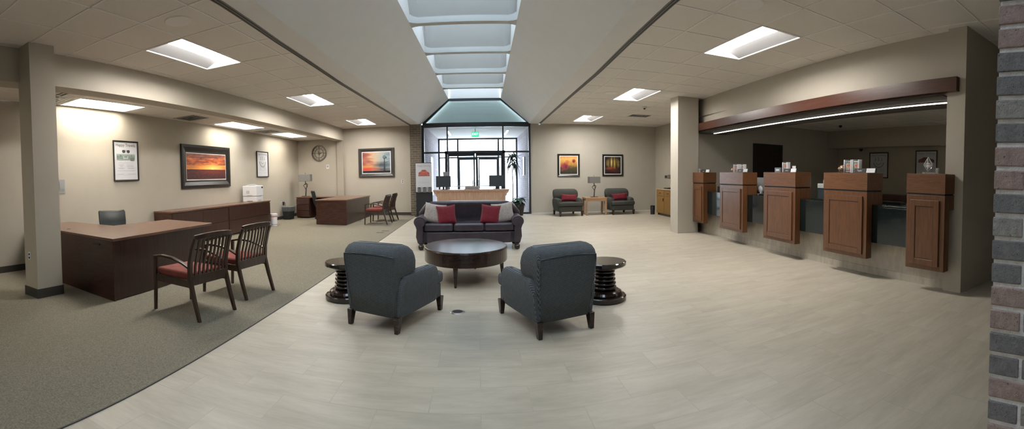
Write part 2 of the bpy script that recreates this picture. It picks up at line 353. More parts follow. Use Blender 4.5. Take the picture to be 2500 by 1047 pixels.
# ------------------------------------------------------------------ ceilings of loose tiles
def ceiling(name, xf0, xf1, y0, y1, z, ox, oy, dx, dy, lights, grid=True):
    m = M(); g = M()
    i0 = int(math.floor((min(xf0(y0), xf0(y1)) - .2 - ox)/dx)); i1 = int(math.ceil((max(xf1(y0), xf1(y1)) + .2 - ox)/dx))
    j0 = int(math.floor((y0-oy)/dy)); j1 = int(math.ceil((y1-oy)/dy))
    for j in range(j0, j1):
        ya = max(y0, oy+j*dy); yb = min(y1, oy+(j+1)*dy)
        if yb - ya < .01: continue
        for i in range(i0, i1):
            xa, xb = ox+i*dx, ox+(i+1)*dx
            a0, a1 = max(xa, xf0(ya)), min(xb, xf1(ya)); b0, b1 = max(xa, xf0(yb)), min(xb, xf1(yb))
            if a1 - a0 < .003 and b1 - b0 < .003: continue
            if a1 < a0: a0 = a1 = (a0+a1)/2
            if b1 < b0: b0 = b1 = (b0+b1)/2
            cxm, cym = (xa+xb)/2, (ya+yb)/2
            if any(l[0]-.02 < cxm < l[1]+.02 and l[2]-.02 < cym < l[3]+.02 for l in lights): continue
            m.add([(a0, ya, z), (a1, ya, z), (b1, yb, z), (b0, yb, z)], [(0, 1, 2, 3)])
    o = struct(m.build(name, CTILE)); e = 4
    if grid:
        hit = lambda x, y: any(l[0]-.005 < x < l[1]+.005 and l[2]-.005 < y < l[3]+.005 for l in lights)
        for j in range(j0, j1+1):
            y = oy+j*dy
            if not y0 < y < y1: continue
            a, b = xf0(y)+.005, xf1(y)-.005; cuts = sorted({a, b} | {c for l in lights if l[2]-.005 < y < l[3]+.005 for c in (l[0], l[1]) if a < c < b})
            for p, q in zip(cuts, cuts[1:]):
                if not any(l[0] < (p+q)/2 < l[1] and l[2]+.02 < y < l[3]-.02 for l in lights): g.box(p, q, y-.011, y+.011, z-.006, z+.002)
        for i in range(i0, i1+1):
            x = ox+i*dx; ys = [y0+(y1-y0)*k/60 for k in range(61)]; run = [y for y in ys if xf0(y)+.01 < x < xf1(y)-.01]
            if len(run) < 2: continue
            a, b = run[0], run[-1]; cuts = sorted({a, b} | {c for l in lights if l[0]-.005 < x < l[1]+.005 for c in (l[2], l[3]) if a < c < b})
            for p, q in zip(cuts, cuts[1:]):
                if not any(l[2] < (p+q)/2 < l[3] and l[0]+.02 < x < l[1]-.02 for l in lights): g.box(x-.011, x+.011, p, q, z-.006, z+.002)
        struct(g.build('ceiling_grid', TBAR))
    return o
DX, DY = .68, .735
LL = [(-4.13, -3.45, y, y+2*DY) for y in (4.30, 4.30+6*DY, 4.30+12*DY)]
LR = [(3.28, 3.96, y, y+2*DY) for y in (4.25, 4.25+6*DY, 4.25+12*DY)]
LB = [(-6.44, -5.80, y, y+1.6) for y in (4.45, 8.97, 12.69, -1.0)]
ceiling('ceiling', lambda y: -4.94, lambda y: lerp(TL, y)-.035, -4, BY, CE, -4.13, 4.30-8*DY, DX, DY, LL)
ceiling('ceiling_right', lambda y: lerp(TR, y)+.035, lambda y: 10.9 if y < 2.4 else 7.0, -4, BY, CE, 3.28, 4.25-8*DY, DX, DY, LR)
ceiling('ceiling_low', lambda y: lwx(y), lambda y: -5.2, -4, BY, LOW, -5.80, 4.45-8*.8, .64, .8, [(a, b, c+.01, d-.01) for a, b, c, d in LB], True)
ceiling('ceiling_teller', lambda y: 5.2, lambda y: 10.54, 2.5, 9.5, 2.82, 5.5, 2.6, 1.3, .68, [])
struct(B(-7.4, 11, -4.2, 22, 5.4, 5.5).build('ceiling_roof', WHITEP)) if False else None
# troffer lights
def troffer(label, l, z, em, side):
    x0, x1, y0, y1 = l; cx, cy = (x0+x1)/2, (y0+y1)/2; w, h = (x1-x0)/2, (y1-y0)/2
    t = thing('ceiling_light', label, 'ceiling light', (cx, cy, z), 0, 'recessed ceiling lights')
    f = M()
    for a in ((-w, -w+.022, -h, h), (w-.022, w, -h, h), (-w+.022, w-.022, -h, -h+.022), (-w+.022, w-.022, h-.022, h)): f.box(*a, -.008, .012)
    f.build('frame', TBAR, t)
    r = M(); d = .11
    for a in ((-w+.018, -w+.024), (w-.024, w-.018)): r.box(a[0], a[1], -h+.02, h-.02, .0, d)
    for a in ((-h+.018, -h+.024), (h-.024, h-.018)): r.box(-w+.02, w-.02, a[0], a[1], .0, d)
    r.box(-w, w, -h, h, d, d+.02); r.build('housing', SLOTW, t)
    q = .36*2*w if side else .04; a, b = (-w+.03, -w+q) if side < 0 else (w-.03, w-q)
    M().prism([(a, .006), (b, d-.02), (b, d-.008), (a, .016)], -h+.03, h-.03, 'y').build('perforated_side', PERF if side else SLOTW, t)
    c0, c1 = (-w+q+.004, w-.03) if side < 0 else (-w+.03, w-q-.004); B(c0, c1, -h+.03, h-.03, d-.03, d-.006).build('diffuser', em, t)
for l, s in zip(LL, ('large near-left', 'middle left', 'small far-left', 'unseen rearmost left')): troffer(f'{s} recessed fluorescent panel in the ceiling left of the skylight', l, CE, EMW, -1)
for l, s in zip(LR, ('large nearest', 'middle', 'small farthest', 'unseen rearmost right')): troffer(f'{s} recessed fluorescent panel right of the skylight', l, CE, EMW, 1)
for l, s in zip(LB, ('nearest', 'middle', 'farthest', 'hidden rearmost')): troffer(f'{s} panel light in the low ceiling behind the beam, along the left wall', l, LOW, EMB, 0)
# linear slot diffusers and plaster strips beside the skylight
def strip(name, ka, kb, z, y0, y1, m, n=40, th=.01):
    a = M(); r0 = []; r1 = []
    for k in range(n+1):
        y = y0+(y1-y0)*k/n; r0.append((ka(y), y)); r1.append((kb(y), y))
    v = [(x, y, z) for x, y in r0]+[(x, y, z) for x, y in r1]+[(x, y, z+th) for x, y in r0]+[(x, y, z+th) for x, y in r1]; q = n+1; f = []
    for k in range(n):
        f += [(k, k+1, q+k+1, q+k), (2*q+k, 3*q+k, 3*q+k+1, 2*q+k+1), (k, 2*q+k, 2*q+k+1, k+1), (q+k, q+k+1, 3*q+k+1, 3*q+k)]
    a.add(v, f); return a
for K, s, lab in ((TL, -1, 'left'), (TR, 1, 'right')):
    t = thing('slot_diffuser', f'long double-slot air diffuser running along the {lab} edge of the skylight', 'air vent', (0, 0, 0), 0, 'slot diffusers')
    a = strip('x', lambda y: lerp(K, y)-.040, lambda y: lerp(K, y)-.030, CE-.008, -4, BY-.02, SLOTW); b = strip('x', lambda y: lerp(K, y)-.006, lambda y: lerp(K, y)+.006, CE-.008, -4, BY-.02, SLOTW); a.add(b.v, b.f)
    b = strip('x', lambda y: lerp(K, y)+.030, lambda y: lerp(K, y)+.040, CE-.008, -4, BY-.02, SLOTW); a.add(b.v, b.f)
    a.build('frame', SLOTG, t)
    for d in (-.018, .018):
        strip('x', lambda y: lerp(K, y)+d-.012, lambda y: lerp(K, y)+d+.012, CE-.004, -4, BY-.02, BLACK).build('slot', BLACK, t)
struct(strip('x', lambda y: lerp(TL, y)+.034, lambda y: lerp(KL, y), CE, -4, BY, WHITEP).build('ceiling_strip_left', WHITEP))
struct(strip('x', lambda y: lerp(KR, y), lambda y: lerp(TR, y)-.034, CE, -4, BY, WHITEP).build('ceiling_strip_right', WHITEP))
# skylight well
ZT, ZC, ZB = 4.13, 6.6, 5.1
def tl(y): return -1.17 + (y-7.7)*.0220 if y > 0 else -1.17 - 7.7*.022
def tr(y): return .73 + (y-7.7)*.0168 if y > 0 else .6
def quadstrip(name, fa, za, fb, zb, y0=-4, y1=BY, n=40, m=WHITEP):
    a = M(); v = []
    for k in range(n+1):
        y = y0+(y1-y0)*k/n; v += [(fa(y), y, za), (fb(y), y, zb)]
    a.add(v, [(2*k, 2*k+1, 2*k+3, 2*k+2) for k in range(n)]); o = struct(a.build(name, m))
    return o
quadstrip('ceiling_slope_left', lambda y: lerp(KL, y), CE, tl, ZT)
quadstrip('ceiling_slope_right', lambda y: lerp(KR, y), CE, tr, ZT)
quadstrip('ceiling_well_left', tl, ZT, tl, ZC); quadstrip('ceiling_well_right', tr, ZT, tr, ZC)
struct(M().add([(-2.5, -4, CE), (2.3, -4, CE), (2.3, -4, ZC), (-2.5, -4, ZC)], [(0, 1, 2, 3)]).build('wall_skylight_front', WHITEP))
struct(M().add([(tl(BY)-.05, BY+.02, ZT), (tr(BY)+.05, BY+.02, ZT), (tr(BY)+.05, BY+.02, ZC), (tl(BY)-.05, BY+.02, ZC)], [(0, 1, 2, 3)]).build('wall_skylight_back', WHITEP))
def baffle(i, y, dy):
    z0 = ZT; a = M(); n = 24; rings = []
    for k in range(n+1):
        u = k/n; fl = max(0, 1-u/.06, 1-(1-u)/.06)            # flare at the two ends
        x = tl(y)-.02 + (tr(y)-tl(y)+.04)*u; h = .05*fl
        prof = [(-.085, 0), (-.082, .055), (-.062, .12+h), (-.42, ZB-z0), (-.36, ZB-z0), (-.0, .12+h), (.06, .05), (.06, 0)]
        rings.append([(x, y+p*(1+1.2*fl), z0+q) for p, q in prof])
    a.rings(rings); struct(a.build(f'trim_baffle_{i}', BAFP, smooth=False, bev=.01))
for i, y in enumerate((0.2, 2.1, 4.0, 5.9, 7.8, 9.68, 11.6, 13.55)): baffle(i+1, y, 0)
# frosted glazing over the well
sky = NT('skylight_glazing'); sky.t.nodes.remove(sky.b); _o = [n for n in sky.t.nodes if n.type == 'OUTPUT_MATERIAL'][0]
_d = sky.n('ShaderNodeBsdfTranslucent'); _d.inputs[0].default_value = (.385, .41, .425, 1); sky.l(_d.outputs[0], _o.inputs[0])
struct(M().add([(-1.6, -4, ZC), (1.2, -4, ZC), (1.2, BY+.3, ZC), (-1.6, BY+.3, ZC)], [(0, 1, 2, 3)]).build('window_skylight', sky.m))
# ------------------------------------------------------------------ entrance glazing
W = sempty('window_entrance')
def bar(parent, x0, x1, z0, z1, y=BY, d=.10, name='window_frame', m=DARKM): return B(x0, x1, y-d/2, y+d/2, z0, z1).build(name, m, parent, bev=.004)
fr = M()
for a in ((-1.985, -1.90, 0, CE), (1.84, 1.915, 0, CE), (-1.09, -1.04, 2.28, 3.2), (.90, .95, 2.28, 3.2), (-1.90, 1.84, 2.215, 2.275), (-1.90, 1.84, 3.14, 3.246), (-1.90, -1.15, 0, .06), (.985, 1.84, 0, .06)):
    fr.box(a[0], a[1], BY-.05, BY+.05, a[2], a[3])
for a in ((-1.16, -1.065, 0, 2.28), (.90, .99, 0, 2.28), (-1.16, .99, 2.19, 2.29)): fr.box(a[0], a[1], BY-.07, BY+.07, a[2], a[3])
fr.build('window_frame', DARKM, W, bev=.003)
tz = M(); zt = 4.13
def beam2(m, p, q, w, d=.12):
    p = Vector(p); q = Vector(q); t = (q-p).normalized(); n = Vector((-t.z, 0, t.x)) if hasattr(t, 'z') else None
    n = n*w/2; vs = [p-n, p+n, q+n, q-n]; m.add([(a.x, BY-d/2, a.z) for a in vs]+[(a.x, BY+d/2, a.z) for a in vs], [(0, 1, 2, 3), (7, 6, 5, 4), (0, 4, 5, 1), (1, 5, 6, 2), (2, 6, 7, 3), (3, 7, 4, 0)])
beam2(tz, (-1.93, BY, 3.27), (tl(BY), BY, zt-.01), .075); beam2(tz, (1.88, BY, 3.27), (tr(BY), BY, zt-.01), .075); tz.box(tl(BY)-.03, tr(BY)+.03, BY-.06, BY+.06, zt-.06, zt+.02); tz.box(-1.95, 1.92, BY-.06, BY+.06, 3.22, 3.30)
tz.build('window_frame', DARKM, W)
M().add([(-1.9, BY, .02), (1.84, BY, .02), (1.84, BY, 3.2), (-1.9, BY, 3.2)], [(0, 1, 2, 3)]).build('window_pane', GLASS, W)
M().add([(-1.85, BY, 3.28), (1.8, BY, 3.28), (tr(BY), BY, zt-.03), (tl(BY), BY, zt-.03)], [(0, 1, 2, 3)]).build('window_pane', glass('tinted_glass', (.80, .83, .82, 1), .05), W)
# pale sunlit blind hung behind the trapezoid pane
bl = NT('clerestory_blind'); bl.t.nodes.remove(bl.b); _o = [n for n in bl.t.nodes if n.type == 'OUTPUT_MATERIAL'][0]
_a = bl.n('ShaderNodeBsdfDiffuse'); _a.inputs[0].default_value = (.38, .44, .42, 1); _c = bl.n('ShaderNodeBsdfTranslucent'); _c.inputs[0].default_value = (.18, .195, .195, 1); _s = bl.n('ShaderNodeAddShader'); bl.l(_a.outputs[0], _s.inputs[0]); bl.l(_c.outputs[0], _s.inputs[1]); bl.l(_s.outputs[0], _o.inputs[0])
M().prism([(-1.90, 3.262), (1.85, 3.262), (tr(BY)+.03, zt-.04), (tl(BY)-.03, zt-.04)], BY+.14, BY+.15, 'y').build('window_blind', bl.m, W)
struct(M().prism([(-2.4, 3.25), (2.3, 3.25), (2.3, 4.6), (-2.4, 4.6)], BY+.9, BY+.92, 'y').build('wall_clerestory', WHITEP))
# hinged glass door leaves
def leaf(n, x0, x1, y, z1, knob, rails=True):
    d = sempty(f'door_{n}'); f = M(); w = .055
    for q in ((x0, x0+w, .02, z1), (x1-w, x1, .02, z1), (x0+w, x1-w, .02, .16), (x0+w, x1-w, z1-.09, z1)): f.box(q[0], q[1], y-.025, y+.025, q[2], q[3])
    f.build('door_frame', DARKM, d, bev=.003)
    M().add([(x0+w, y, .16), (x1-w, y, .16), (x1-w, y, z1-.09), (x0+w, y, z1-.09)], [(0, 1, 2, 3)]).build('door_pane', GLASS, d)
    h = M(); h.tube([(x0+w, y-.05, 1.03), (x1-w, y-.05, 1.03)], .012, 8); h.tube([(knob, y-.07, .95), (knob, y-.07, 1.25)], .014, 8); h.box(knob-.01, knob+.01, y-.07, y, 1.0, 1.02); h.build('door_handle', STEEL, d)
leaf(1, -1.06, -.09, BY, 2.19, -.17); leaf(2, -.06, .90, BY, 2.19, .02)
# ------------------------------------------------------------------ vestibule
VY = 21.3
struct(B(-2.1, -1.93, BY+.06, VY+.1, 0, CE).build('wall_vestibule_left', BRICKV)); struct(B(1.98, 2.15, BY+.25, VY+.1, 0, CE).build('wall_vestibule_right', BRICKV))
struct(M().prism([(-2.15, BY+.05), (2.2, BY+.05), (2.2, VY+.1), (-2.15, VY+.1)], 3.246, 3.25).build('ceiling_vestibule', plain('vestibule_ceiling', (.7, .7, .7, 1), .8, var=0)))
struct(B(-2.38, -1.985, BY-.28, BY+.2, 0, CE).build('wall_brick_pier', BRICK))
O = sempty('window_outer'); f = M()
for q in ((-1.93, -1.85, 0, CE), (1.90, 1.98, 0, CE), (-1.93, 1.98, 3.17, CE), (-1.85, 1.9, 2.27, 2.33), (-1.0, -.92, 0, CE), (1.0, 1.08, 0, CE), (-1.85, -1.0, 0, .08), (1.08, 1.9, 0, .08)): f.box(q[0], q[1], VY-.05, VY+.05, q[2], q[3])
f.build('window_frame', DARKM, O); M().add([(-1.9, VY, .0), (1.95, VY, .0), (1.95, VY, 3.2), (-1.9, VY, 3.2)], [(0, 1, 2, 3)]).build('window_pane', GLASS, O)
leaf(3, -.92, .03, VY-.01, 2.27, -.06); leaf(4, .05, 1.0, VY-.01, 2.27, .14)
# outside ground
struct(B(-30, 30, VY+.1, 70, -.12, -.02).build('floor_outside', plain('concrete_walk', (.6, .6, .58, 1), .9, var=.05, vs=1)))
# exit sign
t = thing('exit_sign', 'green lit EXIT sign hanging from the vestibule ceiling above the doors', 'exit sign', (-.07, 17, 0))
B(-.14, .14, -.015, .015, 2.93, 3.12).build('housing', WHT, t); B(-.125, .125, -.02, -.014, 2.945, 3.105).build('face', GREEN, t); B(-.015, .015, -.01, .01, 3.12, 3.246).build('stem', WHT, t)
text('EXIT', .12, emis('exit_letters', (.5, 1, .6, 1), 2.5), t, (0, -.022, 3.025))
# fluorescent strips seen in the vestibule ceiling
for x in (-1.2, 1.25):
    t = thing('strip_light', 'thin lit strip light in the entrance ceiling, ' + ('left of' if x < 0 else 'right of')+' the exit sign', 'ceiling light', (x, 18.4, 3.225))
    B(-.05, .05, -.9, .9, 0, .02).build('housing', WHT, t); B(-.03, .03, -.88, .88, -.012, 0).build('tube', emis('strip_tube', (1, 1, 1, 1), 5), t)
# framed notice on vestibule brick
def framed(name, label, cat, loc, rz, w, h, fw, dep, framemat, matw, art, group=None):
    t = thing(name, label, cat, loc, rz, group); f = M()
    prof = [(0, 0), (0, -dep), (fw*.35, -dep), (fw*.8, -dep*.55), (fw, -dep*.5), (fw, 0)]
    cs = [(-w/2, -h/2, 1, 1), (w/2, -h/2, -1, 1), (w/2, h/2, -1, -1), (-w/2, h/2, 1, -1)]; v = []; n = len(prof)
    for x, z, sx, sz in cs: v += [(x+sx*a, b, z+sz*a) for a, b in prof]
    f.add(v, [(i*n+k, i*n+(k+1) % n, ((i+1) % 4)*n+(k+1) % n, ((i+1) % 4)*n+k) for i in range(4) for k in range(n)])
    f.build('frame', framemat, t)
    if matw: M().add([(-w/2+fw, -dep*.3, -h/2+fw), (w/2-fw, -dep*.3, -h/2+fw), (w/2-fw, -dep*.3, h/2-fw), (-w/2+fw, -dep*.3, h/2-fw)], [(0, 1, 2, 3)]).build('mat_board', MATW, t)
    q = fw+matw; p = B(-w/2+q, w/2-q, -dep*.4-.002, -dep*.3-.001, -h/2+q, h/2-q).build('print', art, t)
    return t
framed('framed_notice', 'white framed notice on the right brick wall of the entrance', 'notice', (1.975, 18.3, 1.78), -PI/2, .9, .78, .03, .03, FRAMEB, 0, PAPER)
t = thing('light_panel', 'tall white notice panel on the left brick wall of the entrance', 'notice', (-1.925, 18.0, 1.1)); B(-.002, .02, -.45, .45, -.5, 1.1).build('panel', WHT, t)
# ------------------------------------------------------------------ upholstered armchair (origin under its middle, facing +Y)
def armchair(name, label, fab, group):
    t = thing(name, label, 'armchair', group=group)
    def outl(z, w, y0, y1, r=.05, n=4):
        pts = []
        for cx, cy, a0 in ((w-r, y1-r, 0), (-w+r, y1-r, PI/2), (-w+r, y0+r, PI), (w-r, y0+r, 1.5*PI)):
            for k in range(n+1):
                a = a0+PI/2*k/n; pts.append((cx+r*math.cos(a), cy+r*math.sin(a), z))
        return pts
    b = M(); b.rings([outl(.15, .355, -.36, .34), outl(.20, .365, -.375, .36), outl(.33, .375, -.385, .365)]); b.build('seat_base', fab, t, bev=.012)
    # back: outline seen from behind, wide above the arms, domed top
    def outb(z, w, wf, y0, y1, r=.035, n=4, dz=0):
        pts = []
        for cx, cy, a0 in ((wf-r, y1-r, 0), (-wf+r, y1-r, PI/2), (-w+r, y0+r, PI), (w-r, y0+r, 1.5*PI)):
            for k in range(n+1):
                a = a0+PI/2*k/n; x = cx+r*math.cos(a); pts.append((x, cy+r*math.sin(a), z+dz*(1-(x/.42)**2)))
        return pts
    lv = [(.15, .335, .30, -.40, -.20, 0), (.40, .35, .30, -.425, -.19, 0), (.57, .362, .34, -.445, -.17, 0), (.62, .368, .415, -.45, -.16, 0), (.72, .375, .425, -.462, -.165, .01), (.775, .377, .42, -.464, -.175, .025), (.825, .372, .405, -.45, -.19, .035), (.862, .362, .38, -.415, -.225, .042), (.878, .335, .345, -.37, -.265, .046)]
    m = M(); m.rings([outb(z, a, b_, c, d, .045, 4, e) for z, a, b_, c, d, e in lv]); m.build('backrest', fab, t, smooth=True)
    w = M()
    for s in (-1, 1):
        w.tube([(s*.318, -.397, .17), (s*.332, -.423, .40), (s*.345, -.445, .57), (s*.355, -.460, .72), (s*.353, -.463, .785)], .006, 6)
    w.tube([(x, -.465, .782+.03*(1-(x/.42)**2)) for x in [(-.354+.059*k) for k in range(13)]], .006, 6)
    w.build('welt', fab, t)
    for s in (-1, 1):
        a = M(); rg = []
        for y, zt_, w_, xi in ((-.40, .50, .125, .27), (-.34, .595, .14, .27), (-.15, .605, .15, .272), (.05, .60, .155, .272), (.19, .59, .16, .27), (.235, .575, .155, .272), (.25, .55, .14, .28)):
            p = [(xi, .16), (xi, zt_-.055), (xi+.018, zt_-.018), (xi+.05, zt_), (xi+w_-.06, zt_), (xi+w_-.02, zt_-.02), (xi+w_, zt_-.065), (xi+w_-.006, .36), (xi+w_-.045, .16)]
            rg.append([(s*x, y, z) for x, z in p])
        a.rings(rg); a.build('armrest', fab, t, smooth=True, bev=.008)
    c = M(); pts = [(-.268, -.2), (.268, -.2), (.268, .255), (.40, .262), (.40, .40), (.34, .425), (0, .435), (-.34, .425), (-.40, .40), (-.40, .262), (-.268, .255)]
    c.prism(pts, .335, .47); c.build('seat_cushion', fab, t, bev=.04, seg=4)
    B(-.37, .37, .30, .385, .16, .33).build('front_rail', fab, t, bev=.02)
    for sx, sy in ((-1, -1), (1, -1), (-1, 1), (1, 1)):
        x, y = sx*(.33 if sy < 0 else .36), sy*.36 - (.03 if sy < 0 else -.0)
        l = M(); k = .018 if sy < 0 else .004
        l.rings([[(x+a*.022*1-0, y+b*.022-k*sy*-1.0, 0) for a, b in ((-1, -1), (1, -1), (1, 1), (-1, 1))], [(x+a*.036, y+b*.036, .17) for a, b in ((-1, -1), (1, -1), (1, 1), (-1, 1))]])
        l.build('leg', ESP, t, bev=.004)
    return t
ch = armchair('armchair', 'dotted charcoal armchair seen from behind, left of the round coffee table', FAB, 'armchairs around the coffee table')
ch.location = (-.82, 4.21, 0); ch.rotation_euler = (0, 0, math.radians(-22)); ch.scale = (.80, 1.03, .87)
c2 = dup(ch, (.62, 4.06, 0), math.radians(19), 'dotted charcoal armchair seen from behind, right of the round coffee table')
cf = armchair('armchair', 'grey armchair with red lumbar pillow under the flower picture, left of the end table', FABF, 'armchairs against the back wall')
cf.location = (3.07, 14.5, 0); cf.rotation_euler = (0, 0, math.radians(187)); cf.scale = (1.08, 1.04, 1.0)
c4 = dup(cf, (4.97, 14.55, 0), math.radians(184), 'grey armchair with red lumbar pillow under the forest picture, right of the end table')
def pillow(name, label, mat, w, h, d, loc, rot, group):
    m = M(); n = 14; v = []; f = []
    for s in (1, -1):
        for j in range(n+1):
            for i in range(n+1):
                u, q = i/n*2-1, j/n*2-1
                px = u*(1-.10*(1-q*q)**1)*w/2; pz = q*(1-.10*(1-u*u))*h/2
                e = (max(0, (1-u**4))*max(0, (1-q**4)))**.55
                v.append((px, s*(d/2*e+.006)*(1 if 0 < i < n and 0 < j < n else .3), pz))
    N = (n+1)**2
    for s in (0, 1):
        for j in range(n):
            for i in range(n):
                a = s*N+j*(n+1)+i; f.append((a, a+1, a+n+2, a+n+1) if s else (a, a+n+1, a+n+2, a+1))
    bd = [i for i in range(n+1)]+[j*(n+1)+n for j in range(1, n+1)]+[n*(n+1)+i for i in range(n-1, -1, -1)]+[j*(n+1) for j in range(n-1, 0, -1)]
    for k in range(len(bd)): a, b_ = bd[k], bd[(k+1) % len(bd)]; f.append((a, b_, b_+N, a+N))
    m.add(v, f); o = m.build(name, mat, None, smooth=True); o.location = loc; o.rotation_euler = rot; return tag(o, label, 'pillow', group)
RD = math.radians
pillow('lumbar_pillow', 'narrow crimson lumbar pillow on the grey armchair under the flower picture', REDF, .60, .24, .12, (3.12, 14.50, .605), (RD(-12), RD(3), RD(6)), 'red lumbar pillows')
pillow('lumbar_pillow', 'narrow crimson lumbar pillow on the grey armchair under the forest picture', REDF, .62, .24, .12, (4.98, 14.55, .61), (RD(-12), RD(-3), RD(4)), 'red lumbar pillows')
# ------------------------------------------------------------------ sofa
sf = thing('sofa', 'brown leather three-seat rolled-arm sofa facing the round coffee table', 'sofa', (-.18, 8.35, 0))
B(-.90, .90, -.25, .42, .13, .34).build('seat_base', LEATH, sf, bev=.015)
B(-.80, .80, -.285, -.24, .13, .335).build('front_rail', LEATH, sf, bev=.015)
bk = M(); rg = []
for y, z0, dz, w in ((.28, .30, -.06, .97), (.24, .30, 0, 1.0), (.32, .30, .03, 1.02), (.44, .28, .03, 1.02), (.50, .26, 0, 1.0), (.52, .2, -.06, .95)):
    top = []
    for k in range(17):
        u = k/16*2-1; zz = (.845 if abs(u) < .8 else .845-.20*((abs(u)-.8)/.2)**1.7) + .02*(1-u*u) + dz; top.append((u*w, y, zz))
    rg.append([(-w, y, z0)]+top+[(w, y, z0)])
bk.rings(rg); bk.build('backrest', LEATH, sf, smooth=True)
for k in range(3):
    x0 = -.875+k*.585; m = M(); n = 8
    B(x0+.006, x0+.579, -.275, .26, .345, .50).build('seat_cushion', LEATH, sf, bev=.045, seg=4)
for s in (-1, 1):
    a = M(); pf = []
    for k in range(15):
        an = -PI*.62+PI*1.35*k/14; pf.append((.925+.115*math.sin(an)*1.0, .535+.105*math.cos(an)))
    pf = [(.86, .13), (.86, .47)]+pf+[(.99, .40), (1.0, .25), (.965, .13)]
    a.prism([(s*x, z) for x, z in pf], -.33, .40, 'y'); a.build('armrest', LEATH, sf, bev=.012, seg=2)
    a = M(); pf2 = [((x-.93)*.82+.93, (z-.36)*.9+.35) for x, z in pf]; a.prism([(s*x, z) for x, z in pf2], -.345, -.33, 'y'); a.build('arm_panel', LEATH, sf, bev=.006)
    for y in (-.28, .40): M().lathe([(.02, 0), (.045, .012), (.055, .045), (.05, .085), (.03, .10), (.045, .11), (.045, .135)], 20, (s*.91, y, 0)).build('leg', ESPL, sf, smooth=True)
g = 'throw pillows on the sofa'
pillow('throw_pillow', 'oatmeal throw pillow at the left end of the sofa', CREAMF, .44, .42, .17, (-.86, 8.34, .665), (RD(-16), RD(8), RD(-14)), g)
pillow('throw_pillow', 'crimson throw pillow left of the sofa middle, overlapping the left oatmeal one', REDF, .38, .40, .15, (-.61, 8.25, .645), (RD(-17), RD(-4), RD(10)), g)
pillow('throw_pillow', 'crimson throw pillow right of the sofa middle, overlapping the right oatmeal one', REDF, .38, .40, .15, (.23, 8.25, .645), (RD(-17), RD(5), RD(-10)), g)
pillow('throw_pillow', 'oatmeal throw pillow at the right end of the sofa', CREAMF, .44, .42, .17, (.49, 8.34, .665), (RD(-16), RD(-6), RD(14)), g)
# ------------------------------------------------------------------ coffee table
ct = thing('coffee_table', 'round espresso drum coffee table with four tapered legs in front of the sofa', 'coffee table', (-.175, 5.86, 0))
M().lathe([(.0, .452), (.55, .452), (.56, .448), (.566, .43), (.566, .426)][::-1], 72, sy=1.14).build('tabletop', ESP, ct)
M().lathe([(.50, .262), (.558, .262), (.563, .27), (.563, .425)], 72, sy=1.14).build('apron', ESP, ct)
for x, y in ((-.12, -.545), (.50, .03), (-.49, .20), (.12, .56)):
    M().rings([[(x+a*.014, y+b*.014, 0) for a, b in ((-1, -1), (1, -1), (1, 1), (-1, 1))], [(x*.97+a*.032, y*.97+b*.032, .27) for a, b in ((-1, -1), (1, -1), (1, 1), (-1, 1))]]).build('leg', ESP, ct, bev=.004)
# ------------------------------------------------------------------ turned side tables
def drum(label, loc, g):
    t = thing('side_table', label, 'side table', loc, 0, g, (1, 1, .94))
    M().lathe([(.0, .465), (.235, .465), (.245, .455), (.245, .42), (.235, .41), (.0, .41)][::-1], 48).build('tabletop', ESPL, t, smooth=False)
    M().lathe([(.17, .41), (.165, .385), (.13, .365), (.10, .36)][::-1], 40).build('collar', ESPL, t, smooth=True)
    pf = [(.09, .12)]
    for k in range(5):
        zc = .155+.047*k; rr = .137-.004*k
        pf.append((rr-.05, zc-.0225)); pf += [(rr-.026+.026*math.cos(-PI/2+PI*a/6), zc+.0205*math.sin(-PI/2+PI*a/6)) for a in range(7)]
    pf.append((.09, .37)); M().lathe(pf, 48).build('turned_stem', ESPL, t, smooth=True)
    M().lathe([(.0, 0), (.235, 0), (.245, .012), (.245, .055), (.235, .065), (.20, .068), (.205, .085), (.19, .11), (.165, .125), (.1, .13)], 48).build('base', ESPL, t, smooth=False)
    return t
s1 = drum('glossy turned side table half hidden behind the right dotted armchair', (1.385, 4.58, 0), 'turned side tables')
dup(s1, (-1.525, 4.74, 0), 0, 'glossy turned side table mostly hidden behind the left dotted armchair')
# floor outlet
t = thing('floor_outlet', 'round dark floor outlet cover in the tile between the two dotted armchairs', 'floor outlet', (-.225, 4.37, 0))
M().lathe([(0, .008), (.055, .008), (.07, .004), (.078, 0)][::-1], 32).build('ring', STEEL, t); M().lathe([(0, .010), (.052, .010), (.054, .006)][::-1], 24).build('cover', BLACK, t)
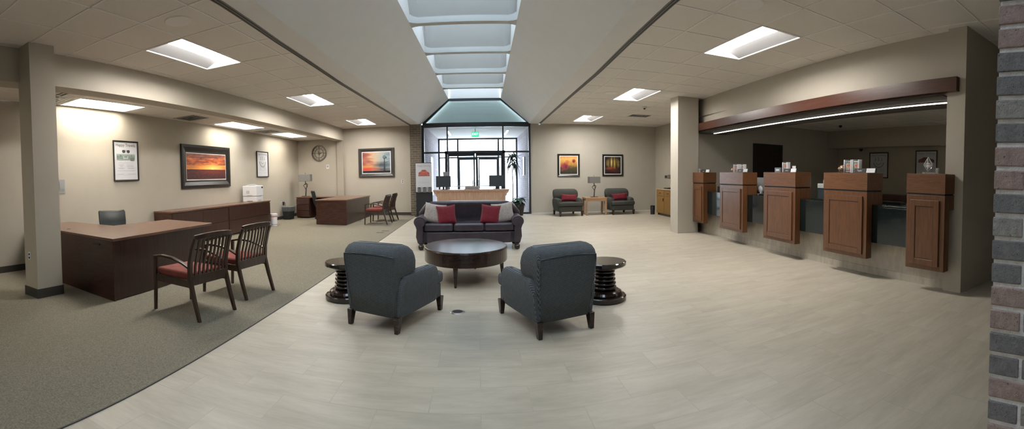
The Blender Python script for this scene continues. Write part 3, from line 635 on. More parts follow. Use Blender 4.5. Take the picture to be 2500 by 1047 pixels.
# ------------------------------------------------------------------ guest chair (faces +Y, origin under its middle)
def guest(label):
    t = thing('guest_chair', label, 'chair', group='slatted guest chairs with rust seats')
    for s in (-1, 1):
        x = s*.265
        M().tube([(x, -.40, 0), (x, -.33, .22), (x, -.275, .42), (x, -.285, .58), (x, -.33, .74), (x*.99, -.375, .84)], [.024, .027, .031, .03, .027, .025], 4).build('rear_leg', CHW, t, bev=.005)
        M().tube([(x*1.02, .30, 0), (x*1.02, .285, .3), (x*1.02, .275, .59)], [.022, .025, .027], 4).build('leg', CHW, t, bev=.005)
        M().tube([(x*1.02, .29, .595), (x*1.04, .15, .618), (x*1.04, -.02, .61), (x*1.02, -.18, .57), (x, -.29, .52)], [.028, .032, .03, .027, .024], 4, (1.15, .6)).build('armrest', CHW, t, bev=.006)
        B(min(x-.012*s, x+.012*s), max(x-.012*s, x+.012*s), -.28, .28, .33, .40).build('side_rail', CHW, t)
    B(-.265, .265, .262, .288, .33, .40).build('front_rail', CHW, t)
    M().cbox((0, -.285, .40), (.53, .028, .10)).build('lower_back_rail', CHW, t)
    M().tube([(.285*math.sin(a), -.375-.03*math.cos(a*1.3)+.03*math.cos(1.3), .835+.028*math.cos(a)) for a in [(-1.2+.2*k) for k in range(13)]], .03, 4, (.75, 1.2)).build('crest_rail', CHW, t, bev=.005)
    for k in range(8):
        x = -.205+k*.0586; c = 1-(x/.27)**2
        M().tube([(x, -.287, .43), (x, -.292-.01*c, .54), (x, -.325-.025*c, .68), (x, -.365-.02*c, .825+.012*c)], .0165, 4, (1.0, .6)).build('back_slat', CHW, t)
    B(-.25, .25, -.265, .285, .395, .475).build('seat_cushion', SEATR, t, bev=.028, seg=3)
    return t
g1 = guest('slatted walnut guest chair with rust seat, nearest of the two at the large near desk')
g1.location = (-2.955, 3.70, 0); g1.rotation_euler = (0, 0, RD(81))
dup(g1, (-2.945, 4.60, 0), RD(81), 'slatted walnut guest chair with rust seat, farther of the two at the large near desk')
dup(g1, (-3.03, 12.62, 0), RD(86), 'slatted guest chair with rust seat, nearer of two at the far desk')
dup(g1, (-3.01, 13.55, 0), RD(86), 'slatted guest chair with rust seat, farther of two at the far desk')
# ------------------------------------------------------------------ desks
def desk(label, top, panels, drawers, z=.76, peds=()):
    t = thing('desk', label, 'desk', (top[0][0], top[0][1], 0)); ox, oy = top[0]
    M().prism([(x-ox, y-oy) for x, y in top], z-.035, z).build('desktop', MAHT, t, bev=.004)
    for n_, pts, z0, z1, m in panels: M().prism([(x-ox, y-oy) for x, y in pts], z0, z1).build(n_, m, t, bev=.002)
    return t
d1 = desk('large mahogany L-shaped desk beside the near column with two slatted chairs', [(-3.86, 3.37), (-3.91, 5.47), (-5.05, 5.72), (-5.12, 4.5), (-6.40, 4.62), (-6.42, 3.74)],
    [('end_panel', [(-3.88, 3.385), (-5.2, 3.53), (-5.2, 3.56), (-3.88, 3.415)], 0, .725, MAHX), ('end_panel', [(-5.2, 3.53), (-6.38, 3.76), (-6.38, 3.79), (-5.2, 3.56)], 0, .725, MAHX),
     ('modesty_panel', [(-3.885, 3.41), (-3.925, 5.30), (-3.955, 5.30), (-3.915, 3.41)], .01, .725, MAHZ), ('end_panel', [(-4.02, 5.36), (-5.03, 5.60), (-5.03, 5.57), (-4.02, 5.33)], 0, .725, MAHX),
     ('pedestal', [(-6.38, 3.82), (-5.9, 3.74), (-5.9, 4.45), (-6.38, 4.55)], .03, .725, MAHZ)], ())
M().lathe([(0, .7625), (.03, .7625), (.032, .760)][::-1], 20, (-5.33+3.86, 3.78-3.37, 0)).build('grommet', BLACK, d1)
M().cbox((-.36, .045, .665), (.13, .018, .018), RD(-6)).build('lock_bracket', BLACK, d1)
d2 = desk('far mahogany L-shaped desk under the clock with a table lamp on its return', [(-3.81, 12.06), (-3.83, 14.95), (-6.40, 14.95), (-6.40, 14.2), (-4.85, 14.2), (-4.87, 12.2)],
    [('end_panel', [(-3.83, 12.08), (-4.85, 12.24), (-4.85, 12.27), (-3.83, 12.11)], .015, .725, MAHX), ('plinth', [(-3.85, 12.10), (-4.84, 12.25), (-4.84, 12.28), (-3.85, 12.13)], 0, .02, ESP), ('modesty_panel', [(-3.835, 12.1), (-3.85, 14.9), (-3.88, 14.9), (-3.865, 12.1)], .01, .725, MAHZ),
     ('modesty_panel', [(-3.85, 14.9), (-6.38, 14.9), (-6.38, 14.92), (-3.85, 14.92)], .05, .725, MAHX), ('pedestal', [(-6.38, 14.24), (-5.86, 14.20), (-5.86, 14.88), (-6.38, 14.88)], .03, .725, MAHX)], ())
for z0 in (.06, .28, .50): B(-2.555, -2.065, 2.085-.0, 2.125, z0, z0+.205).build('drawer', MAHX, d2, bev=.003)
# executive chairs
def execchair(label, loc, rz, h):
    t = thing('desk_chair', label, 'chair', loc, rz)
    n = 10; rg = []
    for z, w, y in ((.48, .19, -.20), (.6, .235, -.25), (.75, .25, -.28), (.88, .25, -.31), (h-.02, .245, -.33), (h, .235, -.335)):
        fr_ = [(w*(2*k/n-1), y+.045*(2*k/n-1)**2+(.0), z+(.03*(2*k/n-1)**2 if z > .85 else 0)) for k in range(n+1)]
        bk_ = [(x, yy-.06, zz-.0) for x, yy, zz in fr_][::-1]; rg.append(fr_+bk_)
    M().rings(rg).build('backrest', BLKLEATH, t, smooth=True, bev=.015)
    B(-.25, .25, -.22, .26, .42, .50).build('seat', BLKLEATH, t, bev=.03, seg=3)
    M().lathe([(.03, .06), (.03, .42)], 16).build('column', STEEL, t)
    for s in (-1, 1): M().tube([(s*.27, -.2, .46), (s*.29, -.15, .66), (s*.29, .15, .66), (s*.27, .2, .46)], .018, 6).build('armrest', BLACK, t)
    for k in range(5):
        a = 2*PI*k/5+.3; M().tube([(0, 0, .10), (.28*math.cos(a), .28*math.sin(a), .07)], [.028, .018], 6).build('base_arm', BLACK, t); M().lathe([(.02, 0), (.028, .02), (.028, .04), (.01, .06)], 12, (.28*math.cos(a), .28*math.sin(a), 0)).build('caster', BLACK, t)
    return t
execchair('black leather desk chair behind the large near desk', (-5.62, 5.02, 0), RD(-115), .92)
execchair('black leather desk chair tucked at the far desk under the clock', (-5.25, 13.85, 0), RD(-60), .97)
# ------------------------------------------------------------------ credenza
cr = thing('credenza', 'long mahogany credenza of file drawers along the left wall', 'credenza', (-6.0, 6.95, 0), RD(0)); L_ = 4.5
def cx_(y): return lwx(6.95+y)+.015+6.0
M().prism([(0, 0), (0, L_), (cx_(L_), L_), (cx_(0), 0)], .755, .79).build('top', MAHT, cr, bev=.003)
M().prism([(-.03, .01), (-.03, L_-.01), (cx_(L_), L_-.01), (cx_(0), .01)], .05, .755).build('carcase', MAHX, cr)
M().prism([(-.05, .03), (-.05, L_-.03), (cx_(L_), L_-.03), (cx_(0), .03)], 0, .05).build('plinth', ESP, cr)
ds = [.03, 1.05, 1.72, 2.20, 2.24, 3.3, 4.47]
for y0, y1 in ((.02, 1.10), (1.11, 2.20)): B(-.03, -.008, y0, y1, .40, .735).build('drawer_front', MAHZ, cr, bev=.002); B(-.03, -.008, y0, y1, .06, .385).build('drawer_front', MAHZ, cr, bev=.002)
B(-.03, -.008, 2.225, L_-.02, .40, .735).build('drawer_front', MAHZ, cr, bev=.002); B(-.03, -.008, 2.225, L_-.02, .06, .385).build('drawer_front', MAHZ, cr, bev=.002)
# printer on it
pr = thing('printer', 'white laser printer on the far end of the credenza', 'printer', (-6.32, 10.95, .79))
B(-.23, .23, -.2, .22, .16, .46).build('body', WHT, pr, bev=.015); B(-.225, .225, -.195, .215, 0, .155).build('paper_tray', WHT, pr, bev=.008)
B(-.12, .16, -.1, .12, .455, .475).build('output_tray', GREYP, pr, bev=.01); M().tube([(-.15, -.12, .46), (-.1, -.05, .49), (.1, -.05, .5), (.16, .0, .47)], .006, 6).build('paper_guide', WHT, pr)
B(.228, .236, .12, .19, .38, .43).build('control_panel', BLACK, pr); B(.228, .233, -.08, .1, .15, .165).build('tray_handle', GREYP, pr); B(.228, .233, -.08, .1, .03, .045).build('tray_handle', GREYP, pr)
B(-.08, .08, -.205, -.2, .17, .185).build('side_vent', GREYP, pr); B(-.1, 0, -.204, -.199, .23, .32).build('side_vent', plain('vent_grey', (.5, .51, .53, 1), .5, var=0), pr)
B(-.08, .1, -.2, -.16, .005, .03).build('tray_grip', GREYP, pr)
# bins and outlet on the left wall
t = thing('waste_bin', 'small white round bin with a red band beside the credenza', 'bin', (-5.99, 11.62, 0))
M().lathe([(0, 0), (.095, 0), (.105, .33), (.108, .37), (.09, .38), (0, .38)], 28).build('body', WHT, t); M().lathe([(.1062, .28), (.1075, .31)], 28).build('band', REDP, t); M().lathe([(.0975, .05), (.098, .06)], 28).build('band', BLACK, t)
t = thing('wastebasket', 'black rectangular wastebasket with a clear liner under the double wall outlet', 'bin', (-6.48, 13.72, 0), RD(0))
M().rings([[(a*.13, b*.17, 0) for a, b in ((-1, -1), (1, -1), (1, 1), (-1, 1))], [(a*.16, b*.20, .40) for a, b in ((-1, -1), (1, -1), (1, 1), (-1, 1))]]).build('body', BLACK, t, bev=.02)
M().rings([[(a*.158, b*.198, .29) for a, b in ((-1, -1), (1, -1), (1, 1), (-1, 1))], [(a*.17, b*.212, .44) for a, b in ((-1, -1), (1, -1), (1, 1), (-1, 1))], [(a*.165, b*.205, .445) for a, b in ((-1, -1), (1, -1), (1, 1), (-1, 1))]]).build('liner', plain('bin_liner', (.10, .11, .12, 1), .3, var=.4, vs=25), t)
def plate(name, label, cat, loc, rz, w, h, kind='outlet'):
    t = thing(name, label, cat, loc, rz); B(-w/2, w/2, -.008, 0, -h/2, h/2).build('cover_plate', WHT if kind != 'tan' else GREYP, t, bev=.002)
    if kind == 'outlet':
        for z in (-h*.22, h*.22): B(-w*.2, w*.2, -.012, -.006, z-h*.13, z+h*.13).build('socket', BLACK, t)
    else: B(-w*.3, w*.3, -.014, -.006, -h*.2, h*.35).build('display', GREYP, t)
    return t
LZ = PI/2+LA
t = plate('wall_outlet', 'dark double outlet with a plug on the left wall above the black wastebasket', 'outlet', (lwx(13.7)+.002, 13.7, .55), LZ, .08, .13); B(.12, .22, -.03, 0, -.06, .06).build('plug', BLACK, t); M().tube([(.22, -.02, .0), (.30, -.02, .03), (.33, -.02, -.1)], .006, 6).build('cord', BLACK, t)
plate('wall_outlet', 'small white outlet plate right of the windmill picture', 'outlet', (-2.72, BY-.002, 1.24), 0, .08, .13)
plate('wall_outlet', 'small grey outlet plate low on the bright face of the near left column', 'outlet', (-4.83, 2.788, .525), 0, .06, .10)
plate('thermostat', 'small white thermostat on the wall below and right of the round clock', 'thermostat', (-5.59, BY-.002, 1.85), 0, .11, .15, 'x')
plate('wall_control', 'plain grey control box on the left wall right behind the near column', 'thermostat', (lwx(4.46)+.002, 4.46, 1.41), LZ, .16, .26, 'tan')
B(-4.99, -4.97, BY-.14, BY-.11, 2.86, 2.9)
# ------------------------------------------------------------------ clock
ck = thing('wall_clock', 'round bronze open-frame clock with roman numerals on the wall above the far desk', 'clock', (-5.92, BY-.03, 2.375))
def ring(r, w, d=.012, seg=56): return M().rings([[(rr*math.cos(2*PI*k/seg), dy, rr*math.sin(2*PI*k/seg)) for k in range(seg)] for rr, dy in ((r-w, -d), (r+w, -d), (r+w, d), (r-w, d), (r-w, -d))][:4]+[[((r-w)*math.cos(2*PI*k/seg), -d, (r-w)*math.sin(2*PI*k/seg)) for k in range(seg)]])
def ringm(r, w, d=.012, seg=56):
    v = []; f = []
    for k in range(seg):
        a = 2*PI*k/seg
        for rr, dy in ((r-w, -d), (r+w, -d), (r+w, d), (r-w, d)): v.append((rr*math.cos(a), dy, rr*math.sin(a)))
    for k in range(seg):
        for q in range(4): f.append((k*4+q, k*4+(q+1) % 4, ((k+1) % seg)*4+(q+1) % 4, ((k+1) % seg)*4+q))
    return M().add(v, f)
ringm(.295, .009).build('outer_ring', LAMPM, ck); ringm(.265, .004).build('outer_ring', LAMPM, ck); ringm(.175, .007).build('inner_ring', LAMPM, ck)
for k in range(4):
    a = k*PI/2; m = M(); m.x = Matrix.Rotation(a, 4, 'Y'); m.box(-.006, .006, -.006, .006, .0, .29); m.build('spoke', LAMPM, ck)
for k, s in enumerate(('XII', 'I', 'II', 'III', 'IIII', 'V', 'VI', 'VII', 'VIII', 'IX', 'X', 'XI')):
    a = k*PI/6; text(s, .075, LAMPM, ck, (.22*math.sin(a), -.013, .22*math.cos(a)), (PI/2, a, 0), 'numeral')
M().lathe([(0, -.02), (.04, -.02), (.045, .02), (0, .02)], 24).build('hub', LAMPM, ck).rotation_euler = (PI/2, 0, 0)
for a, l in ((RD(80), .15), (RD(-20), .10)):
    m = M(); m.x = Matrix.Rotation(a, 4, 'Y'); m.box(-.008, .008, -.022, -.016, 0, l); m.build('hand', LAMPM, ck)
# ------------------------------------------------------------------ table lamps
def lamp(label, loc, rz, sc=1):
    t = thing('table_lamp', label, 'lamp', loc, rz, 'matching grey table lamps', (sc, sc, sc))
    B(-.13, .13, -.07, .07, 0, .02).build('base', LAMPM, t, bev=.006)
    M().tube([(.0, 0, .02), (.01, 0, .15), (.02, 0, .27), (.06, .01, .35), (.09, .0, .40), (.02, 0, .43), (-.0, 0, .47), (.0, 0, .58)], [.022, .02, .018, .014, .009, .018, .018, .012], 8).build('stem', LAMPM, t, smooth=True)
    M().tube([(.01, 0, .24), (-.03, .01, .32), (-.09, .0, .37), (-.05, 0, .38), (0, 0, .44)], [.012, .012, .006, .012, .012], 8).build('branch', LAMPM, t, smooth=True)
    M().tube([(.03, 0, .30), (.05, .01, .38), (.0, 0, .41), (-.06, 0, .385)], [.012, .014, .01, .006], 8).build('branch', LAMPM, t, smooth=True)
    M().rings([[(a*.205, b*.12, .51) for a, b in ((-1, -1), (1, -1), (1, 1), (-1, 1))], [(a*.205, b*.12, .74) for a, b in ((-1, -1), (1, -1), (1, 1), (-1, 1))]]).build('lamp_shade', SHADE, t, bev=.012)
    M().lathe([(.006, .74), (.006, .77), (.014, .775), (.0, .79)], 10).build('finial', LAMPM, t)
    return t
l1 = lamp('table lamp with grey box shade and branch stem on the far mahogany desk', (-6.18, 14.6, .76), RD(5), 1.1)
dup(l1, (4.02, 14.5, .61), RD(5), 'table lamp with grey box shade and branch stem on the light wood end table').scale = (.97, .97, .97)
# end table
et = thing('end_table', 'light wood square end table between the two grey armchairs', 'side table', (4.04, 14.52, 0))
B(-.38, .38, -.27, .27, .545, .61).build('tabletop', BEECH, et, bev=.01)
for a in (-1, 1):
    for b in (-1, 1): B(a*.345-.032, a*.345+.032, b*.235-.032, b*.235+.032, 0, .548).build('leg', BEECH, et, bev=.006)
B(-.32, .32, -.262, -.235, .48, .548).build('apron', BEECH, et); B(-.32, .32, .235, .262, .48, .548).build('apron', BEECH, et)
# ------------------------------------------------------------------ pictures
def artmat(name, w, h, fn):
    t = NT(name); tc = t.n('ShaderNodeTexCoord'); mp = t.n('ShaderNodeMapping'); mp.inputs['Scale'].default_value = (1/w, 1, 1/h); mp.inputs['Location'].default_value = (.5, 0, .5); t.l(tc.outputs['Object'], mp.inputs[0])
    x, y, z = t.sep(mp.outputs[0]); col = fn(t, mp.outputs[0], x, z); t.l(col, t.b.inputs['Base Color']); t.b.inputs['Roughness'].default_value = .4; return t.m
def blob(t, x, z, cx, cz, rx, rz, soft=.6, vec=None, nz=0, ns=6):
    a = t.math('DIVIDE', t.math('SUBTRACT', x, cx), rx); b = t.math('DIVIDE', t.math('SUBTRACT', z, cz), rz)
    d = t.math('SQRT', t.math('ADD', t.math('MULTIPLY', a, a), t.math('MULTIPLY', b, b)))
    if vec is not None: d = t.math('ADD', d, t.math('MULTIPLY', t.math('SUBTRACT', t.noise(vec, ns, 4), .5), nz))
    r = t.n('ShaderNodeMapRange'); r.inputs[1].default_value = 1-soft; r.inputs[2].default_value = 1; r.inputs[3].default_value = 1; r.inputs[4].default_value = 0; t.l(d, r.inputs[0]); return r.outputs[0]
def sunset(t, v, x, z):
    mp = t.n('ShaderNodeMapping'); mp.inputs['Scale'].default_value = (2, 1, 5); t.l(v, mp.inputs[0]); n = t.noise(mp.outputs[0], 2.2, 7, .65, .8)
    skyc = t.ramp(n, [(.34, (.06, .035, .04, 1)), (.46, (.30, .06, .02, 1)), (.56, (.62, .14, .035, 1)), (.70, (.85, .34, .08, 1))])
    c = t.mix(t.math('MULTIPLY', t.math('MULTIPLY', t.math('SUBTRACT', z, .72), 2.6, True), t.math('GREATER_THAN', z, .5), True), skyc, (.05, .04, .05, 1))
    c = t.mix(t.math('MULTIPLY', blob(t, x, z, .5, .40, .8, .24, 1), 1.0), c, (.90, .38, .07, 1))
    c = t.mix(blob(t, x, z, .64, .43, .34, .2, 1), c, (1, .66, .18, 1)); c = t.mix(blob(t, x, z, .635, .385, .05, .05, 1), c, (1, .9, .55, 1))
    g = t.ramp(t.noise(v, 22, 6, .7), [(.35, (.015, .006, .010, 1)), (.7, (.13, .03, .025, 1))]); g = t.mix(t.math('MULTIPLY', blob(t, x, z, .6, .3, .5, .16, 1), .5), g, (.30, .04, .02, 1))
    return t.mix(t.math('GREATER_THAN', t.math('SUBTRACT', .39, t.math('MULTIPLY', x, .01)), z), c, g)
def windmill(t, v, x, z):
    mp = t.n('ShaderNodeMapping'); mp.inputs['Rotation'].default_value = (0, RD(14), 0); mp.inputs['Scale'].default_value = (1.1, 1, 5); t.l(v, mp.inputs[0]); n = t.noise(mp.outputs[0], 1.8, 5, .6)
    c = t.ramp(t.math('ADD', t.math('MULTIPLY', x, .5), t.math('MULTIPLY', n, .7)), [(.3, (.20, .05, .05, 1)), (.46, (.40, .14, .09, 1)), (.58, (.52, .36, .22, 1)), (.70, (.30, .36, .37, 1)), (.9, (.18, .26, .30, 1))])
    c = t.mix(blob(t, x, z, .15, .3, .5, .12, 1), c, (.62, .24, .07, 1)); c = t.mix(blob(t, x, z, .70, .38, .42, .22, .8, v, .5), c, (.055, .07, .09, 1))
    c = t.mix(blob(t, x, z, .18, .18, .5, .12, .9), c, (.60, .045, .03, 1)); c = t.mix(blob(t, x, z, .75, .16, .5, .1, .9), c, (.07, .03, .045, 1))
    return t.mix(t.math('GREATER_THAN', .10, z), c, (.008, .008, .012, 1))
def flowers(t, v, x, z):
    n = t.noise(v, 5, 4); c = t.ramp(t.math('ADD', t.math('MULTIPLY', z, .75), t.math('MULTIPLY', n, .3)), [(.2, (.022, .024, .018, 1)), (.42, (.07, .055, .018, 1)), (.6, (.50, .26, .05, 1)), (.78, (.70, .42, .12, 1)), (.98, (.55, .16, .05, 1))])
    c = t.mix(blob(t, x, z, .42, .68, .16, .14, .6, v, .5), c, (.55, .17, .05, 1)); c = t.mix(blob(t, x, z, .28, .45, .27, .24, .5, v, 1.1, 7), c, (.30, .02, .05, 1)); c = t.mix(blob(t, x, z, .34, .40, .12, .14, .8, v, 1, 9), c, (.09, .012, .035, 1))
    c = t.mix(blob(t, x, z, .80, .74, .15, .13, .5, v, .8, 8), c, (.33, .02, .03, 1)); c = t.mix(blob(t, x, z, .78, .70, .08, .06, .8), c, (.07, .01, .03, 1)); return t.mix(blob(t, x, z, .12, .22, .1, .07, .7, v, .8), c, (.25, .04, .03, 1))
def forest(t, v, x, z):
    mp = t.n('ShaderNodeMapping'); mp.inputs['Scale'].default_value = (9, 1, .5); t.l(v, mp.inputs[0]); n = t.noise(mp.outputs[0], 1.6, 4)
    c = t.ramp(n, [(.38, (.03, .018, .008, 1)), (.5, (.22, .13, .02, 1)), (.62, (.60, .45, .10, 1))]); g = blob(t, x, z, .5, .62, .47, .42, .7, v, .5)
    c = t.mix(t.math('SUBTRACT', 1, g), c, (.014, .008, .010, 1)); c = t.mix(t.math('MULTIPLY', blob(t, x, z, .42, .68, .08, .35, .8), .8), c, (.80, .66, .30, 1))
    c = t.mix(blob(t, x, z, .36, .32, .42, .12, .8, v, .7), c, (.24, .05, .02, 1)); return t.mix(blob(t, x, z, .55, .2, .4, .14, .8, v, .6), c, (.09, .014, .014, 1))
framed('framed_picture', 'large dark-framed orange sunset photo on the left wall above the credenza', 'picture', (lwx(9.1)+.002, 9.1, 1.80), LZ, 2.22, 1.08, .19, .05, FRAMEB, .03, artmat('sunset_print', 1.78, .64, sunset))
wt = framed('framed_picture', 'dark-framed photo of a windmill at dusk on the back wall beside the brick pier', 'picture', (-3.685, BY-.002, 1.945), 0, 1.34, 1.055, .12, .05, plain('frame_charcoal', (.035, .032, .03, 1), .4, var=.2, vs=20), .03, artmat('windmill_print', 1.04, .75, windmill))
wm = M(); wy = -.027
for k in range(16): a = 2*PI*k/16; wm.prism([(.31+.025*math.cos(a-.1), .19+.025*math.sin(a-.1)), (.31+.065*math.cos(a-.13), .19+.065*math.sin(a-.13)), (.31+.065*math.cos(a+.13), .19+.065*math.sin(a+.13)), (.31+.025*math.cos(a+.1), .19+.025*math.sin(a+.1))], wy-.001, wy, 'y')
wm.prism([(.33, .18), (.39, .13), (.39, .21)], wy-.001, wy, 'y'); wm.prism([(.30, .19), (.318, .19), (.345, -.30), (.27, -.30)], wy-.001, wy, 'y'); wm.prism([(.33, -.02), (.50, .05), (.50, .058), (.33, -.005)], wy-.001, wy, 'y'); wm.build('printed_windmill', plain('windmill_ink', (.02, .04, .055, 1), .5, var=0), wt)
framed('framed_picture', 'square black-framed picture of red flowers on yellow on the back wall', 'picture', (3.315, BY-.002, 1.745), 0, .83, .83, .065, .03, FRAMEB, .03, artmat('flower_print', .64, .64, flowers))
framed('framed_picture', 'square black-framed picture of a golden forest, right of the pair on the back wall', 'picture', (5.01, BY-.002, 1.745), 0, .82, .82, .065, .03, FRAMEB, .03, artmat('forest_print', .63, .63, forest))
# ------------------------------------------------------------------ posters
def flat(m, pts, y, d=.001): return m.prism(pts, y-d, y, 'y')
def rrect(x0, x1, z0, z1, r=.02, n=4):
    p = []
    for cx, cz, a0 in ((x1-r, z1-r, 0), (x0+r, z1-r, PI/2), (x0+r, z0+r, PI), (x1-r, z0+r, 1.5*PI)):
        for k in range(n+1): a = a0+PI/2*k/n; p.append((cx+r*math.cos(a), cz+r*math.sin(a)))
    return p
def ell(cx, cz, rx, rz, n=20): return [(cx+rx*math.cos(2*PI*k/n), cz+rz*math.sin(2*PI*k/n)) for k in range(n)]
def poster_text(t, w, h, y, head):
    text(head, h*.105, INK if 'Travels' in head else INKG, t, (0, y, h*.39), (PI/2, 0, 0), 'headline', w*.80)
    m = M()
    for z, a, b in ((-.045, -.30, .30), (-.10, -.32, -.10), (-.10, .0, .3), (-.125, -.28, -.14), (-.125, .02, .3), (-.15, -.26, -.16), (-.15, .02, .3), (-.18, -.34, -.08), (-.18, .04, .34), (-.2, -.30, -.12), (-.2, .06, .30), (-.245, -.36, .36), (-.33, -.36, -.14), (-.33, .06, .38)):
        flat(m, [(a*w, (z-.002)*h), (b*w, (z-.002)*h), (b*w, (z+.003)*h), (a*w, (z+.003)*h)], y)
    m.build('small_print', INKG, t)
def travels(label, loc, rz, w, h):
    t = framed('framed_poster', label, 'poster', loc, rz, w, h, .03, .035, FRAMEB, 0, PAPER); y = -.0175
    poster_text(t, w, h, y, 'Happy Travels.')
    m = M(); flat(m, rrect(-.38*w, .36*w, .02*h, .18*h, .012), y); m.build('printed_suitcase', MINT, t)
    m = M(); flat(m, rrect(-.37*w, .36*w, .16*h, .185*h, .005), y-.001); flat(m, rrect(-.37*w, .34*w, .135*h, .142*h, .002), y-.001); flat(m, rrect(-.37*w, .34*w, .015*h, .025*h, .002), y-.001)
    for q in (rrect(-.12*w, -.095*w, .07*h, .12*h, .003), rrect(.05*w, .075*w, .07*h, .12*h, .003), rrect(-.12*w, .075*w, .055*h, .075*h, .006)): flat(m, q, y-.001)
    m.build('printed_trim', MINTL, t)
    m = M(); flat(m, ell(-.09*w, .235*h, .065*w, .038*h), y-.001); flat(m, ell(.09*w, .235*h, .065*w, .038*h), y-.001); flat(m, rrect(-.16*w, .16*w, .262*h, .267*h, .002), y-.001); m.build('printed_sunglasses', INK, t)
    m = M(); flat(m, rrect(.17*w, .33*w, -.0*h, .08*h, .004), y-.002); SL = plain('print_slate', (.13, .15, .15, 1), .6, var=.2, vs=40); m.build('printed_tag', SL, t); M().prism(rrect(-.24*w, -.2*w, .10*h, .15*h, .003), y-.003, y-.002, 'y').build('printed_latch', SL, t); M().prism(rrect(.2*w, .23*w, .12*h, .15*h, .003), y-.003, y-.002, 'y').build('printed_latch', SL, t)
    return t
def arc(m, cx, cz, r, a0, a1, w, y, n=16):
    p = [(cx+(r+w)*math.cos(a0+(a1-a0)*k/n), cz+(r+w)*math.sin(a0+(a1-a0)*k/n)) for k in range(n+1)]+[(cx+(r-w)*math.cos(a1+(a0-a1)*k/n), cz+(r-w)*math.sin(a1+(a0-a1)*k/n)) for k in range(n+1)]
    for k in range(n): flat(m, [p[k], p[k+1], p[2*n-k], p[2*n+1-k]], y)
def remodel(label, loc, rz, w, h, g=None):
    t = framed('framed_poster', label, 'poster', loc, rz, w, h, .03, .035, FRAMEB, 0, PAPER, g); y = -.0175
    poster_text(t, w, h, y, 'Happy Remodeling.')
    m = M(); arc(m, 0, .17*h, .29*w, PI*1.08, PI*1.92, .018*w, y); arc(m, 0, .19*h, .27*w, PI*1.1, PI*1.9, .006*w, y); m.build('printed_smile', INKG, t); m = M(); arc(m, 0, .17*h, .16*w, PI*1.15, PI*1.85, .014*w, y); m.build('printed_smile', INKG, t)
    for x in (-.17, 0, .17): m = M(); flat(m, rrect((x-.016)*w, (x+.016)*w, .18*h, (.29 if x else .32)*h, .004), y); flat(m, rrect((x-.035)*w, (x+.035)*w, .17*h, .2*h, .004), y-.0005); m.build('printed_tool', INKG, t)
    return t
def car(t, w, h, y, mat, c0):
    m = M(); flat(m, [(-.36*w, c0-.04*h), (-.37*w, c0+.03*h), (-.30*w, c0+.065*h), (-.22*w, c0+.075*h), (-.13*w, c0+.13*h), (.13*w, c0+.13*h), (.22*w, c0+.075*h), (.30*w, c0+.065*h), (.37*w, c0+.03*h), (.36*w, c0-.04*h), (.30*w, c0-.06*h), (-.30*w, c0-.06*h)], y); m.build('printed_car', mat, t)
    m = M(); flat(m, [(-.11*w, c0+.085*h), (-.08*w, c0+.12*h), (.08*w, c0+.12*h), (.11*w, c0+.085*h)], y-.001); flat(m, rrect(-.2*w, .2*w, c0+.01*h, c0+.02*h, .003), y-.001); flat(m, rrect(-.24*w, .24*w, c0-.035*h, c0-.02*h, .003), y-.001)
    for s in (-1, 1): flat(m, ell(s*.29*w, c0+.025*h, .05*w, .018*h), y-.001); flat(m, rrect(min(s*.37*w, s*.32*w), max(s*.37*w, s*.32*w), c0-.065*h, c0-.02*h, .004), y-.001)
    m.build('printed_grille', REDD, t)
def driving(label, loc, rz, w, h, g=None):
    t = framed('framed_poster', label, 'poster', loc, rz, w, h, .03, .035, FRAMEB, 0, PAPER, g); y = -.0175
    poster_text(t, w, h, y, 'Happy Driving.'); car(t, w, h, y, REDD, .12*h); return t
travels('black-framed suitcase poster reading Happy Travels on the left wall above the near desk', (lwx(6.14)+.002, 6.14, 1.895), LZ, .72, .83)
remodel('black-framed poster with a smile of tools on the left wall above the printer', (lwx(12.3)+.002, 12.3, 1.92), LZ, .80, .83)
remodel('dim black-framed poster with a smile of tools on the wall behind the teller line', (10.53, 7.82, 1.755), -PI/2, .70, .78)
driving('dim black-framed car poster behind the diamond award on the teller line', (10.53, 6.15, 1.79), -PI/2, .70, .78)
# poster stand beside the brick pier
ps = thing('poster_stand', 'black floor stand holding a red car poster with brochure pockets by the brick pier', 'sign stand', (-1.86, 14.85, 0))
B(-.29, .29, -.02, .05, 0, .86).build('stand_panel', plain('stand_black', (.012, .013, .018, 1), .55, var=0), ps, bev=.004); B(-.32, .32, -.12, .15, 0, .02).build('foot', BLACK, ps)
B(-.295, .27, -.015, .02, .82, 1.88).build('backer', BLACK, ps)
M().x; B(-.285, .275, -.022, -.016, .86, 1.86).build('poster', PAPER, ps)
text('Happy Driving.', .09, INKG, ps, (0, -.024, 1.77), (PI/2, 0, 0), 'headline', .46)
cm = M(); ce = bpy.data.objects.new('printed_artwork', None); C.objects.link(ce); ce.parent = ps; ce.location = (0, 0, 1.36)
car(ce, .52, 1.15, -.024, REDP, .12)
m = M()
for z, a, b in ((1.30, -.08, .1), (1.22, -.2, .2), (1.19, -.2, .18), (1.16, -.2, .2), (1.09, -.22, .02), (1.09, .04, .2)): flat(m, [(a, z-.003), (b, z-.003), (b, z+.003), (a, z+.003)], -.023)
m.build('small_print', INKL, ps)
for x in (-.17, .02, .2):
    B(x-.055, x+.055, -.06, -.022, .84, 1.03).build('brochure_pocket', ACRY, ps); B(x-.05, x+.05, -.045, -.035, .845, 1.05).build('brochure', PAPER, ps)
    m = M(); flat(m, ell(x, 1.01, .035, .015), -.0465); m.build('brochure_print', REDD, ps)
